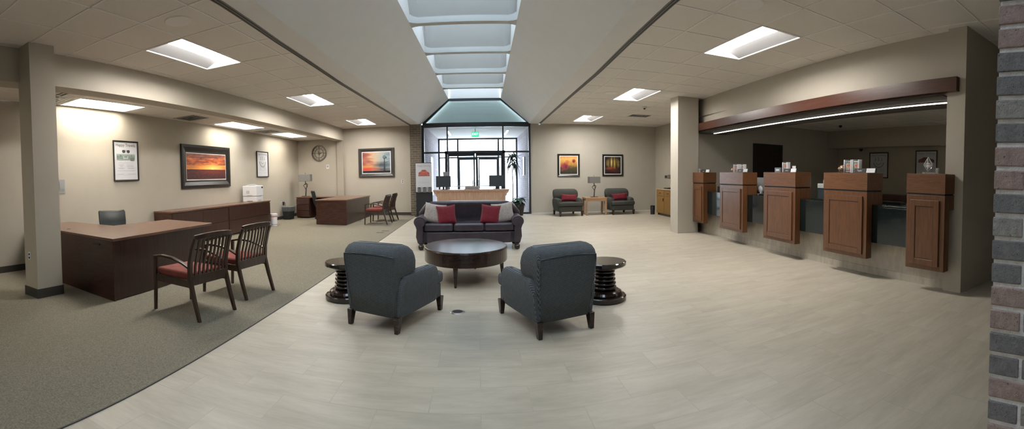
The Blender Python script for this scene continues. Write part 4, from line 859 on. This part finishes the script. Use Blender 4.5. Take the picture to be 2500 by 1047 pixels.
# ------------------------------------------------------------------ reception desk
rd = thing('reception_desk', 'pine beadboard reception desk with corner brackets in front of the entrance glass', 'desk', (-.205, 13.2, 0))
fr_ = M()
for k in range(28): fr_.box(-1.055+k*.0754, -1.055+k*.0754+.071, -.02, .0, .06, .90)
fr_.box(-1.055, 1.055, 0, .03, .06, .93); fr_.build('front_panel', PINE, rd)
B(-1.17, 1.17, -.06, .50, .935, .975).build('worktop', PINE, rd, bev=.008); B(-1.06, 1.06, -.045, .02, .90, .935).build('crown_moulding', PINE, rd, bev=.01); B(-1.055, 1.055, 0, .5, 0, .06).build('plinth', PINE, rd)
for s in (-1, 1):
    B(min(s*1.055, s*1.03), max(s*1.055, s*1.03), 0, .48, .06, .935).build('side_panel', PINE, rd)
    M().prism([(s*1.055, .935), (s*1.16, .935), (s*1.15, .89), (s*1.10, .84), (s*1.095, .80), (s*1.055, .76)], -.03, .01, 'y').build('bracket', PINE, rd)
def monitor(label, loc, rz, w, h, g, col=None):
    t = thing('monitor', label, 'monitor', loc, rz, g)
    B(-w/2, w/2, -.02, .02, .08, .08+h).build('screen_housing', col or DARKM, t, bev=.006); B(-w/2+.02, w/2-.02, .02, .022, .10, .06+h).build('screen', BLACK, t)
    B(-.03, .03, -.01, .03, .0, .12).build('neck', BLACK, t); M().lathe([(0, 0), (.11, 0), (.11, .012), (0, .02)], 24).build('base', BLACK, t); return t
SLATE = plain('slate_plastic', (.035, .047, .06, 1), .5, var=0)
m1 = monitor('slate monitor back at the left end of the reception desk', (-1.07, 13.4, .975), 0, .46, .35, 'reception monitors', SLATE)
dup(m1, (.585, 13.4, .975), 0, 'slate monitor back at the right end of the reception desk')
t = thing('paper_tray', 'flat grey document tray in the middle of the reception desk', 'tray', (-.18, 13.35, .975)); B(-.235, .235, -.13, .13, 0, .025).build('tray', GREYP, t, bev=.005); B(-.21, .21, -.12, .10, .03, .10).build('tray', plain('tray_taupe', (.3, .27, .26, 1), .6, var=0), t, bev=.005)
t = thing('sign_holder', 'small pale tapered sign standing behind the left reception monitor', 'sign', (-1.0, 13.6, .975))
M().prism([(-.055, .2), (.09, .2), (.09, .56), (-.10, .56)], -.008, .008, 'y').build('panel', GREYP, t); B(-.03, .07, -.04, .04, 0, .21).build('base', GREYP, t)
# ------------------------------------------------------------------ plants
def leafblade(m, p0, d, L, w, droop, tw_=0, n=7):
    d = Vector(d).normalized(); side = d.cross(Vector((0, 0, 1))).normalized(); v = []; p = Vector(p0); up = Vector((0, 0, 1))
    for k in range(n+1):
        u = k/n; ww = w*math.sin(PI*min(1, .08+u*.92))**.7 if k < n else .001
        q = p + d*L*u*(1-.3*droop*u) + up*L*(u*d.z*0 - droop*u*u); v += [tuple(q-side*ww/2+up*ww*.12), tuple(q), tuple(q+side*ww/2+up*ww*.12)]
    m.add(v, [(3*k, 3*k+1, 3*k+4, 3*k+3) for k in range(n)]+[(3*k+1, 3*k+2, 3*k+5, 3*k+4) for k in range(n)])
pl = thing('corn_plant', 'tall corn plant with drooping strap leaves behind the entrance glass', 'plant', (1.42, 17.4, 0))
M().lathe([(0, 0), (.15, 0), (.19, .3), (.2, .32), (.16, .32), (.15, .28), (0, .28)], 24).build('pot', BLACK, pl)
M().tube([(0, 0, .28), (.01, 0, 1.0), (-.02, 0, 1.7), (0, 0, 2.2)], [.022, .02, .018, .015], 8).build('cane', STEM, pl)
for (z, n_, L) in ((2.22, 16, .50), (1.95, 13, .55)):
    m = M()
    for k in range(n_):
        a = k*2.4; el = random.uniform(-.1, .7); leafblade(m, (0, 0, z+random.uniform(-.1, .12)), (math.cos(a), math.sin(a), 0), L*random.uniform(.7, 1), .085, random.uniform(.3, 1.6) if el < .5 else -.25)
    m.build('foliage', LEAFD, pl)
pp = thing('potted_plant', 'bushy green potted plant beside the right side of the entrance glass', 'plant', (1.42, 14.85, 0))
M().lathe([(0, 0), (.14, 0), (.20, .36), (.215, .37), (.215, .40), (.18, .40), (.17, .35), (0, .35)], 28).build('pot', BLACK, pp)
m = M(); m2 = M()
for k in range(44):
    a = k*2.4; L = random.uniform(.18, .33); z = .36+random.uniform(.05, .28); r = random.uniform(.02, .08)
    p = (r*math.cos(a), r*math.sin(a), z); m2.tube([(0, 0, .34), p], .004, 4); leafblade(m, p, (math.cos(a), math.sin(a), 0), L, .10, random.uniform(-.1, .7))
m.build('foliage', LEAF, pp); m2.build('stems', LEAF, pp)
# ------------------------------------------------------------------ teller line
def tthing(name, label, cat, s, o, z=0, rz=0, group=None): return thing(name, label, cat, tw(s, o, z), TA+rz, group)
# local axes at a teller thing: +X into the teller room, +Y along the counter
tc_ = tthing('teller_counter', 'polished black granite teller counter running behind the wooden pods', 'counter', 2.56, 0)
B(-.186, .50, 0, 6.52, .985, 1.012).build('worktop', GRAN, tc_, bev=.004)
B(-.184, -.155, 0, 6.52, .49, .985).build('front_slab', GRAN, tc_, bev=.003); B(-.155, -.002, 0, 6.52, .55, .985).build('carcase', BLACK, tc_)
PS = [(2.36, 2.925), (3.60, 4.474), (5.165, 6.08), (6.80, 7.735), (8.53, 9.115)]
PL = ['nearest the camera, holding the diamond award', 'second nearest, with the orange sweets jar', 'in the middle of the five', 'fourth from the camera', 'farthest, against the grey column']
for (a, b), lb in zip(PS, PL):
    t = tthing('teller_pod', 'wall-hung oak teller pod, '+lb, 'cabinet', (a+b)/2, 0, 0, 0, 'oak teller pods'); w = (b-a)/2
    B(-.30, -.188, -w, w, .275, 1.19).build('lower_case', OAKZ, t, bev=.003)
    xe = .03 if a > 2.5 else -.083; B(-.188, xe, -w, w, 1.014, 1.19).build('lower_case', OAKZ, t)
    B(-.29, xe-.01, -w+.012, w-.012, 1.19, 1.212).build('shadow_gap', BLACK, t)
    B(-.305, xe, -w-.004, w+.004, 1.212, 1.452).build('top_box', OAKY, t, bev=.003)
    d0, d1, z0, z1 = -w+.07, w-.07, .33, 1.13; dr = M(); fw = .075
    for q in ((d0, d0+fw, z0, z1), (d1-fw, d1, z0, z1), (d0+fw, d1-fw, z0, z0+fw), (d0+fw, d1-fw, z1-fw, z1)): dr.box(-.322, -.30, q[0], q[1], q[2], q[3])
    dp = dr.build('door', OAKZ, t, bev=.004); B(-.314, -.30, d0+fw+.006, d1-fw-.006, z0+fw+.006, z1-fw-.006).build('panel', OAKZ, dp, bev=.004)
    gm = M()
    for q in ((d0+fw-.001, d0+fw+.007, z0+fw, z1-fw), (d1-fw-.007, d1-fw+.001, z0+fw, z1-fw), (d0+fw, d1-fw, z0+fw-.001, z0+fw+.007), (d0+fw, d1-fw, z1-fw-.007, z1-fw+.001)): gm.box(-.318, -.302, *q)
    gm.build('inner_bead', plain('oak_dark_bead', (.05, .018, .007, 1), .5, var=0) if not bpy.data.materials.get('oak_dark_bead') else bpy.data.materials['oak_dark_bead'], dp)  # thin bead in a darker oak than the door
# valance
v_ = tthing('valance', 'long cherry-stained valance board over the teller opening', 'valance', 2.345, 0)
B(-.155, -.082, -.02, 7.10, 2.46, 2.635).build('fascia_board', CHERRY, v_, bev=.003)
B(-.082, .75, .21, 7.06, 2.425, 2.443).build('soffit_board', plain('soffit_taupe', (.09, .078, .07, 1), .85, var=.03), v_)
le = tthing('led_light', 'long lit LED strip under the teller valance', 'strip light', 2.57, -.26)
B(-.025, .025, 0, 6.52, 2.412, 2.425).build('channel', STEEL, le); B(-.016, .016, .01, 6.51, 2.404, 2.412).build('diffuser', LED, le)
# things on the pods
PT = 1.452
def nameplate(s, lab, w=.20, card=True, txt=None, o=.22):
    t = tthing('name_plate', lab, 'name plate', s, o, PT, 0, 'teller name plates'); m = M(); m.cbox((0, w*.5, .032), (.012, w, .06), ry=RD(12)); m.build('plate', BLACK, t)
    if card: M().cbox((0, -w*.42, .033), (.012, w*.72, .06), ry=RD(12)).build('card', PAPER, t); M().cbox((.012, -w*.42, .033), (.01, w*.78, .066), ry=RD(12)).build('card_holder', BLACK, t)
    if txt: text(txt, .036, PAPER, t, (-.0115, w*.5, .032), (PI/2-RD(12), 0, -PI/2))
    else: M().cbox((-.0078, w*.5, .03), (.001, w*.4, .007), ry=RD(12)).build('lettering', INKL, t)
    return t
nameplate(8.57, 'black name plate with white card on the farthest pod by the column', .23)
nameplate(6.93, 'black name plate with white card on the fourth pod from the camera', .21)
nameplate(5.40, 'black name plate with white card on the middle teller pod', .19)
nameplate(3.70, 'black name plate with white card on the second nearest teller pod', .22, txt='Taylor')
PRT = {}
_e = NT('painted_edge_glow'); _e.t.nodes.remove(_e.b); _o = [n for n in _e.t.nodes if n.type == 'OUTPUT_MATERIAL'][0]
_a = _e.n('ShaderNodeBsdfDiffuse'); _a.inputs[0].default_value = (.9, .92, .95, 1); _c = _e.n('ShaderNodeBsdfTranslucent'); _c.inputs[0].default_value = (.9, .92, .95, 1); _s = _e.n('ShaderNodeMixShader'); _e.l(_a.outputs[0], _s.inputs[1]); _e.l(_c.outputs[0], _s.inputs[2]); _e.l(_s.outputs[0], _o.inputs[0]); EDGE = _e.m  # white colour stands in for the LED glow in acrylic edges
def acrylic(s, lab, w, h, o=.16):
    t = tthing('brochure_holder', lab, 'brochure holder', s, o, PT, 0, 'clear brochure holders on the pods')
    m = M(); m.box(-.035, .035, -w/2, w/2, 0, .006); m.box(.029, .035, -w/2, w/2, 0, h); m.build('holder', ACRY, t)
    for y in (-w/2, w/2-.014): B(-.036, .036, y, y+.014, 0, h).build('polished_edge', EDGE, t)
    B(-.02, .0, -w/2+.015, w/2-.015, .006, h*.97).build('brochures', PRT.setdefault('n', plain('brochure_navy', (.05, .05, .06, 1), .5, var=0)), t)
    B(-.0225, -.02, -w/2+.022, w/2-.022, h*.22, h*.76).build('brochure_picture', PRT.setdefault('p', mosaic()), t)
    if s in (4.09,): text('BEST BANK', .026, PAPER, t, (-.0225, 0, h*.86), (PI/2, 0, -PI/2), 'brochure_title', w*.68)
    else: B(-.0225, -.02, -w/2+.022, w/2-.022, h*.81, h*.90).build('brochure_title', INKL, t)
    B(-.0225, -.02, -w/2+.024, w/2-.024, h*.09, h*.13).build('brochure_title', INKL, t)
    return t
def mosaic():
    t = NT('printed_mosaic'); vo = t.n('ShaderNodeTexVoronoi'); vo.inputs['Scale'].default_value = 45; t.l(t.coord(), vo.inputs['Vector'])
    x, y, z = t.sep(vo.outputs['Color']); t.l(t.ramp(x, [(.2, (.5, .05, .04, 1)), (.4, (.55, .3, .05, 1)), (.6, (.10, .16, .35, 1)), (.8, (.08, .3, .12, 1))]), t.b.inputs['Base Color']); return t.m
acrylic(4.09, 'tall clear brochure holder beside the orange sweets jar on the second nearest pod', .15, .19)
acrylic(3.93, 'tall clear brochure holder next to the name plate on the second nearest pod', .13, .19)
acrylic(5.60, 'clear brochure holder on the middle teller pod', .14, .175)
acrylic(7.27, 'clear brochure holder left of the name plate on the fourth pod', .16, .165)
acrylic(7.08, 'clear brochure holder behind the name plate on the fourth pod', .12, .16, .12)
def jar(s, lab, r, h, col):
    t = tthing('sweets_jar', lab, 'jar', s, .14, PT); M().lathe([(r*.7, 0), (r*.95, .01), (r, h*.5), (r*.85, h)], 20).build('glass_bowl', ACRY, t, smooth=True)
    m = M()
    for k in range(60):
        a = k*2.4; rr = r*.85*math.sqrt((k+.5)/60); zz = h*(.35+.75*(1-(rr/r)**2)*random.uniform(.6, 1)); m.cbox((rr*math.cos(a), rr*math.sin(a), zz), (.03, .02, .014), random.uniform(0, 3), random.uniform(-.5, .5))
    o = m.build('sweets', col, t); o['kind'] = 'stuff'; return t
jar(4.22, 'glass bowl of orange wrapped sweets on the second nearest pod', .085, .105, plain('orange_sweets', (.85, .48, .22, 1), .4, var=.4, vs=60))
jar(7.44, 'small glass bowl of pink sweets on the fourth pod', .05, .09, plain('pink_sweets', (.65, .30, .24, 1), .4, var=.3, vs=60))
t = tthing('figurine', 'tiny white flower-shaped ornament on the farthest pod', 'ornament', 9.02, .16, PT); M().lathe([(0, 0), (.022, 0), (.01, .02), (.012, .05), (.035, .075), (.02, .085), (0, .08)], 12).build('ornament', PAPER, t, smooth=True)
t = tthing('acrylic_sign', 'frosted clear block sign at the left end of the middle pod', 'sign', 5.86, .14, PT); B(-.015, .015, -.09, .09, 0, .085).build('block', FROST, t); B(-.017, -.015, -.05, .05, .03, .055).build('engraving', MATW, t)
t = tthing('desk_calendar', 'small framed white calendar at the back of the middle pod', 'calendar', 5.42, .12, PT); B(-.01, .01, -.06, .06, .0, .125).build('frame', ACRY, t); B(-.013, -.01, -.045, .045, .02, .11).build('page', PAPER, t)
aw = tthing('award', 'clear diamond-shaped acrylic award on a square base on the nearest pod', 'award', 2.705, .15, PT)
B(-.03, .03, -.075, .075, 0, .022).build('base', ACRY, aw, bev=.004)
DG = glass('award_crystal', (.75, .78, .88, 1), .35, .08)
m = M(); dp_ = [(0, .03), (.066, .112), (0, .21), (-.066, .112)]; mid = [(0, .055), (.045, .115), (0, .175), (-.045, .115)]
v = [(-.012, y, z) for y, z in dp_]+[(.012, y, z) for y, z in dp_]+[(-.022, y, z) for y, z in mid]+[(.022, y, z) for y, z in mid]
m.add(v, [(0, 1, 9, 8), (1, 2, 10, 9), (2, 3, 11, 10), (3, 0, 8, 11), (8, 9, 10, 11), (4, 5, 13, 12), (5, 6, 14, 13), (6, 7, 15, 14), (7, 4, 12, 15), (12, 13, 14, 15), (0, 1, 5, 4), (1, 2, 6, 5), (2, 3, 7, 6), (3, 0, 4, 7)]); m.build('diamond', DG, aw)
m = M()
for a_, b_ in zip(dp_, dp_[1:]+dp_[:1]): m.tube([(-.014, *a_), (-.014, *b_)], .0035, 6)
m.tube([(-.024, .0, .05), (-.024, 0, .19)], .003, 6); m.build('polished_edge', EDGE, aw)  # white tubes paint the bright glints along the diamond
for z, w in ((.125, .06), (.105, .06), (.09, .05)): B(-.024, -.022, -w/2, w/2, z, z+.004).build('engraving', MATW, aw)
t = tthing('acrylic_sign', 'small clear acrylic block beside the diamond award', 'sign', 2.575, .15, PT); B(-.012, .012, -.018, .018, .008, .075).build('block', FROST, t); B(-.02, .02, -.03, .03, 0, .008).build('foot', ACRY, t)
# behind the counter
GD = 1.012
t = tthing('check_scanner', 'pale grey teller printer on the counter between the middle and second nearest pods', 'printer', 5.02, -.30, GD)
B(-.12, .12, -.15, .15, 0, .18).build('body', SLATE, t, bev=.01); B(-.13, .13, -.16, .14, .18, .26).build('lid', plain('device_sage', (.42, .46, .44, 1), .5, var=0), t, bev=.008); B(-.08, .10, -.15, .05, .26, .325).build('lid', plain('device_sage2', (.42, .46, .44, 1), .5, var=0), t, bev=.008)
B(-.03, .03, .0, .06, .32, .37).build('camera_head', BLACK, t); B(-.125, -.12, -.08, -.05, .02, .16).build('slot', WHT, t)
def tmon(s, lab, o=-.28, w=.36):
    t = tthing('monitor', lab, 'monitor', s, o, GD, 0, 'teller monitors'); B(-.01, .015, -w/2, w/2, .06, .34).build('screen_housing', GREYP, t, bev=.004); B(.015, .018, -w/2+.015, w/2-.015, .075, .325).build('screen', BLACK, t); B(-.02, .02, -.02, .02, 0, .08).build('neck', GREYP, t); B(-.07, .07, -.1, .1, 0, .01).build('base', GREYP, t); return t
tmon(5.40, 'edge of a grey monitor behind the middle teller pod', -.16, .16); tmon(6.98, 'pale monitor behind the counter in the gap right of the fourth pod', -.26, .34)
t = tthing('desk_fan', 'small round white object beside the pale monitor on the teller counter', 'fan', 6.78, -.10, GD); m = M(); m.x = Matrix.Translation((0, 0, .11)) @ Matrix.Rotation(PI/2, 4, 'Y'); m.lathe([(0, -.015), (.06, -.015), (.07, 0), (.06, .015), (0, .015)], 24); m.build('head', PAPER, t, smooth=True); M().lathe([(0, 0), (.05, 0), (.05, .015), (.012, .02), (.012, .06)], 20).build('stand', PAPER, t)
for s, lb in ((3.78, 'second nearest and nearest pods'), (4.98, 'middle and second nearest pods'), (6.62, 'fourth and middle pods')):
    t = tthing('keyboard', 'black keyboard tray on the granite between the '+lb, 'keyboard', s - .10, -.08 if s > 4 else -.36, GD); B(-.07, .07, -.2, .2, 0, .02).build('body', BLACK, t, bev=.004)
    for k in range(4): B(-.055+k*.029, -.032+k*.029, -.18, .18, .02, .026).build('key_row', DARKM, t)
t = tthing('monitor', 'sliver of a dark monitor in the gap right of the farthest pod', 'monitor', 8.25, -.0, GD); B(-.02, .02, -.12, .12, .0, .12).build('screen_housing', BLACK, t)
bc = thing('back_counter', 'dark wood-edged counter along the back wall behind the tellers', 'counter', (10.2, 6.4, 0)); B(-.32, .33, -3.6, 2.9, .86, .90).build('worktop', plain('laminate_grey', (.10, .10, .095, 1), .4, var=.05), bc); B(-.345, -.32, -3.6, 2.9, .78, .905).build('edge_band', CHERRY, bc); B(-.26, .33, -3.58, 2.88, 0, .86).build('carcase', MAHZ, bc)
dr_ = sempty('door_5', (7.585, 9.5, 0)); B(-.46, .46, -.015, -.002, 0, 2.2).build('door_panel', DOORW, dr_); m = M(); m.box(-.525, -.46, -.03, 0, 0, 2.2); m.box(.46, .525, -.03, 0, 0, 2.2); m.box(-.525, .525, -.03, 0, 2.2, 2.27); m.build('door_frame', plain('door_frame_black', (.012, .013, .014, 1), .5, var=0), dr_)
t = thing('security_camera', 'small black dome camera under the soffit behind the tellers', 'camera', (10.3, 8.35, 2.28)); B(-.04, .04, -.05, .05, -.03, 0).build('mount', GREYP, t); M().lathe([(0, -.11), (.04, -.095), (.055, -.06), (.055, -.03)], 16).build('dome', BLACK, t, smooth=True)
t = thing('security_camera', 'tiny black dome camera on the dark ceiling of the teller room', 'camera', (9.0, 8.05, 2.82)); M().lathe([(0, -.07), (.035, -.05), (.05, 0)], 16).build('dome', BLACK, t, smooth=True)
# ------------------------------------------------------------------ coffee corner
cc = thing('cabinet', 'honey maple coffee cabinet partly hidden behind the grey column', 'cabinet', (6.04, 12.4, 0))
B(.02, .70, -.6, 1.3, .08, .88).build('carcase', MAPLE, cc); B(-.02, .71, -.62, 1.32, .88, .92).build('worktop', plain('laminate_tan', (.42, .33, .22, 1), .4, var=.05), cc, bev=.004); B(.06, .7, -.6, 1.3, 0, .08).build('plinth', ESP, cc)
for k in range(3):
    y0, y1 = 1.28-.62*(k+1)+.01, 1.28-.62*k-.01
    d = B(.0, .02, y0, y1, .11, .66).build('door', MAPLE, cc, bev=.003); B(-.025, -.0, y0+.03, y0+.045, .5, .6).build('handle', BLACK, d)
    d = B(.0, .02, y0, y1, .68, .86).build('drawer', MAPLE, cc, bev=.003); B(-.025, 0, (y0+y1)/2-.05, (y0+y1)/2+.05, .76, .775).build('handle', BLACK, d)
cmk = thing('coffee_maker', 'grey coffee maker with a dark head on the maple cabinet', 'coffee maker', (6.38, 13.05, .92))
B(-.04, .22, -.15, .15, .03, .46).build('body', GREYP, cmk, bev=.02); B(-.26, .2, -.12, .16, .34, .47).build('head', STEEL, cmk, bev=.02); B(-.262, -.2, -.08, .13, .36, .45).build('brew_group', BLACK, cmk, bev=.01); B(-.28, .2, -.14, .16, 0, .035).build('drip_tray', BLACK, cmk, bev=.008); B(-.25, -.05, -.1, .12, .035, .045).build('grate', STEEL, cmk)
t = thing('waste_bin', 'short black cylinder bin at the end of the maple coffee cabinet', 'bin', (5.98, 13.88, 0)); M().lathe([(0, 0), (.075, 0), (.08, .30), (0, .31)], 24).build('body', BLACK, t); M().lathe([(.05, .305), (.07, .315), (.0, .32)], 20).build('lid', STEEL, t)
# ------------------------------------------------------------------ ceiling fittings
def speaker(lab, x, y, z=CE, r=.15):
    t = thing('ceiling_speaker', lab, 'speaker', (x, y, z), 0, 'round ceiling speakers'); M().lathe([(0, -.008), (r*.85, -.010), (r, -.008), (r*1.04, 0)], 36).build('grille', plain('speaker_grille', (.33, .33, .34, 1), .7, var=.1, vs=200) if not bpy.data.materials.get('speaker_grille') else bpy.data.materials['speaker_grille'], t); ringm_ = M().lathe([(r, -.012), (r*1.05, -.006), (r*1.06, 0)], 36).build('rim', TBAR, t); return t
speaker('large round ceiling speaker near the nearest left panel light', -3.12, 3.83); speaker('large round ceiling speaker at the top edge, above the nearest right panel light', 2.76, 3.80)
speaker('small round ceiling speaker between the two farthest left panel lights and the skylight', -3.15, 10.67); speaker('faint round ceiling speaker close to the long beam', -4.55, 10.2); speaker('small round ceiling speaker left of the middle right panel light', 3.0, 9.32)
def vent(name, lab, x, y, z, w, h, n, mat=None, g='square ceiling air vents'):
    t = thing(name, lab, 'air vent', (x, y, z), 0, g); m = M()
    for k in range(n):
        a, b = w/2*(1-k/n), h/2*(1-k/n); c = .012
        for q in ((-a, -a+c, -b, b), (a-c, a, -b, b), (-a, a, -b, -b+c), (-a, a, b-c, b)): m.box(*q, -.01, -.002)
    m.build('louvres', mat or TBAR, t); B(-w/2, w/2, -h/2, h/2, -.003, -.001).build('backing', mat and BLACK or GREYP, t); return t
vent('ceiling_vent', 'dark slatted ceiling vent between the farthest right panel light and the back wall', 5.0, 12.66, CE, .62, .42, 3, GREYP)
vent('ceiling_vent', 'large square air diffuser in the low ceiling beside the near column', -6.12, 4.1, LOW, .6, .6, 4)
vent('ceiling_vent', 'square air diffuser in the low ceiling before the middle wall light', -6.15, 7.9, LOW, .6, .6, 3, GREYP)
vent('ceiling_vent', 'square air diffuser in the low ceiling before the farthest wall light', -6.2, 11.75, LOW, .6, .6, 3, GREYP)
vent('ceiling_vent', 'tiny black slot in the low ceiling beside the nearest wall light', -5.5, 5.9, LOW, .12, .16, 1, BLACK); vent('ceiling_vent', 'black slot vent in the low ceiling at the edge of the near column', -5.75, 4.0, LOW, .3, .12, 1, BLACK)
t = thing('smoke_detector', 'tiny ceiling camera dome between the right panel lights and the column', 'smoke detector', (4.45, 10.9, CE)); M().lathe([(0, -.05), (.05, -.045), (.065, -.02), (.065, 0)], 20).build('housing', PAPER, t); M().lathe([(0, -.085), (.028, -.07), (.03, -.045)], 14).build('sensor', BLACK, t)
for x, y, l in ((-2.46, 10.56, 'nearer'), (-2.40, 10.9, 'farther')):
    t = thing('floor_marker', f'{l} of two small dark slots in the carpet near the tile edge', 'floor vent', (x, y, .004)); B(-.09, .09, -.035, .035, 0, .004).build('slot', BLACK, t)
# ------------------------------------------------------------------ brick pier at the right edge: each brick modelled, mortar behind
bp = sempty('wall_brick_right', (1.176, .458, 0))
B(.006, .8, -1.2, -.005, 0, CE).build('mortar', plain('mortar_grey', (.68, .68, .70, 1), .95, var=.15, vs=40, bump=.8, bs=150), bp)
def brickm(name, c):
    t = NT(name); v = t.coord(); n = t.noise(v, 35, 5, .7); n2 = t.noise(v, 110, 3, .75)
    col = t.ramp(n, [(.3, tuple(x*.75 for x in c[:3])+(1,)), (.7, tuple(x*1.25 for x in c[:3])+(1,))]); col = t.mix(t.math('MULTIPLY', t.math('GREATER_THAN', n2, .64), .75), col, (.018, .018, .022, 1)); t.l(col, t.b.inputs['Base Color']); t.b.inputs['Roughness'].default_value = .92
    t.bump(t.math('ADD', n, t.math('MULTIPLY', n2, .6)), .9, .006); return t.m
BR = [brickm('brick_charcoal', (.165, .163, .168, 1)), brickm('brick_mauve', (.30, .225, .21, 1)), brickm('brick_grey', (.27, .26, .25, 1))]
CH = .0683; seq = [0, 0, 1, 0, 2, 0, 1, 0, 1, 2, 0, 1, 0, 0, 1, 0, 1, 0, 2, 0, 1, 0, 1, 0, 0, 2]
bk = [M() for _ in BR]
for j in range(int(CE/CH)):
    z0 = j*CH+.006; z1 = z0+CH-.0125; i = seq[(j*7) % 26]; y = 0; k = 0
    L1 = .092 if j % 2 == 0 else .194
    while y > -1.1:
        L = L1 if k == 0 else .194; jx = random.uniform(-.0015, .0015); a = seq[(j*5+k*3+j//3) % 26]
        bk[a].box(.0+jx, .09, y-L, y, z0, z1); y -= L+.010; k += 1
for m, mt in zip(bk, BR): m.build('brickwork', mt, bp, bev=.004)
# ------------------------------------------------------------------ light, world, output
w = bpy.data.worlds.new('world'); S.world = w; w.use_nodes = True; bg = w.node_tree.nodes['Background']; bg.inputs[0].default_value = (.80, .90, 1.0, 1); bg.inputs[1].default_value = 6.0
def portal(name, loc, rot, sx, sy):
    l = bpy.data.lights.new(name, 'AREA'); l.shape = 'RECTANGLE'; l.size = sx; l.size_y = sy; l.cycles.is_portal = True; o = bpy.data.objects.new(name, l); C.objects.link(o); o.location = loc; o.rotation_euler = rot; return o
portal('portal_entrance', (0, VY+.08, 1.6), (-PI/2, 0, 0), 3.9, 3.2)
S.view_settings.view_transform = 'Standard'; S.view_settings.look = 'None'; S.view_settings.exposure = 1.05; S.view_settings.gamma = 1; S.view_settings.use_curve_mapping = False
cy = S.cycles; cy.use_denoising = True; cy.max_bounces = 8; cy.diffuse_bounces = 4; cy.glossy_bounces = 3; cy.transmission_bounces = 4; cy.transparent_max_bounces = 12; cy.sample_clamp_indirect = 4; cy.caustics_reflective = False; cy.caustics_refractive = False
try: cy.denoiser = 'OPENIMAGEDENOISE'
except Exception: pass
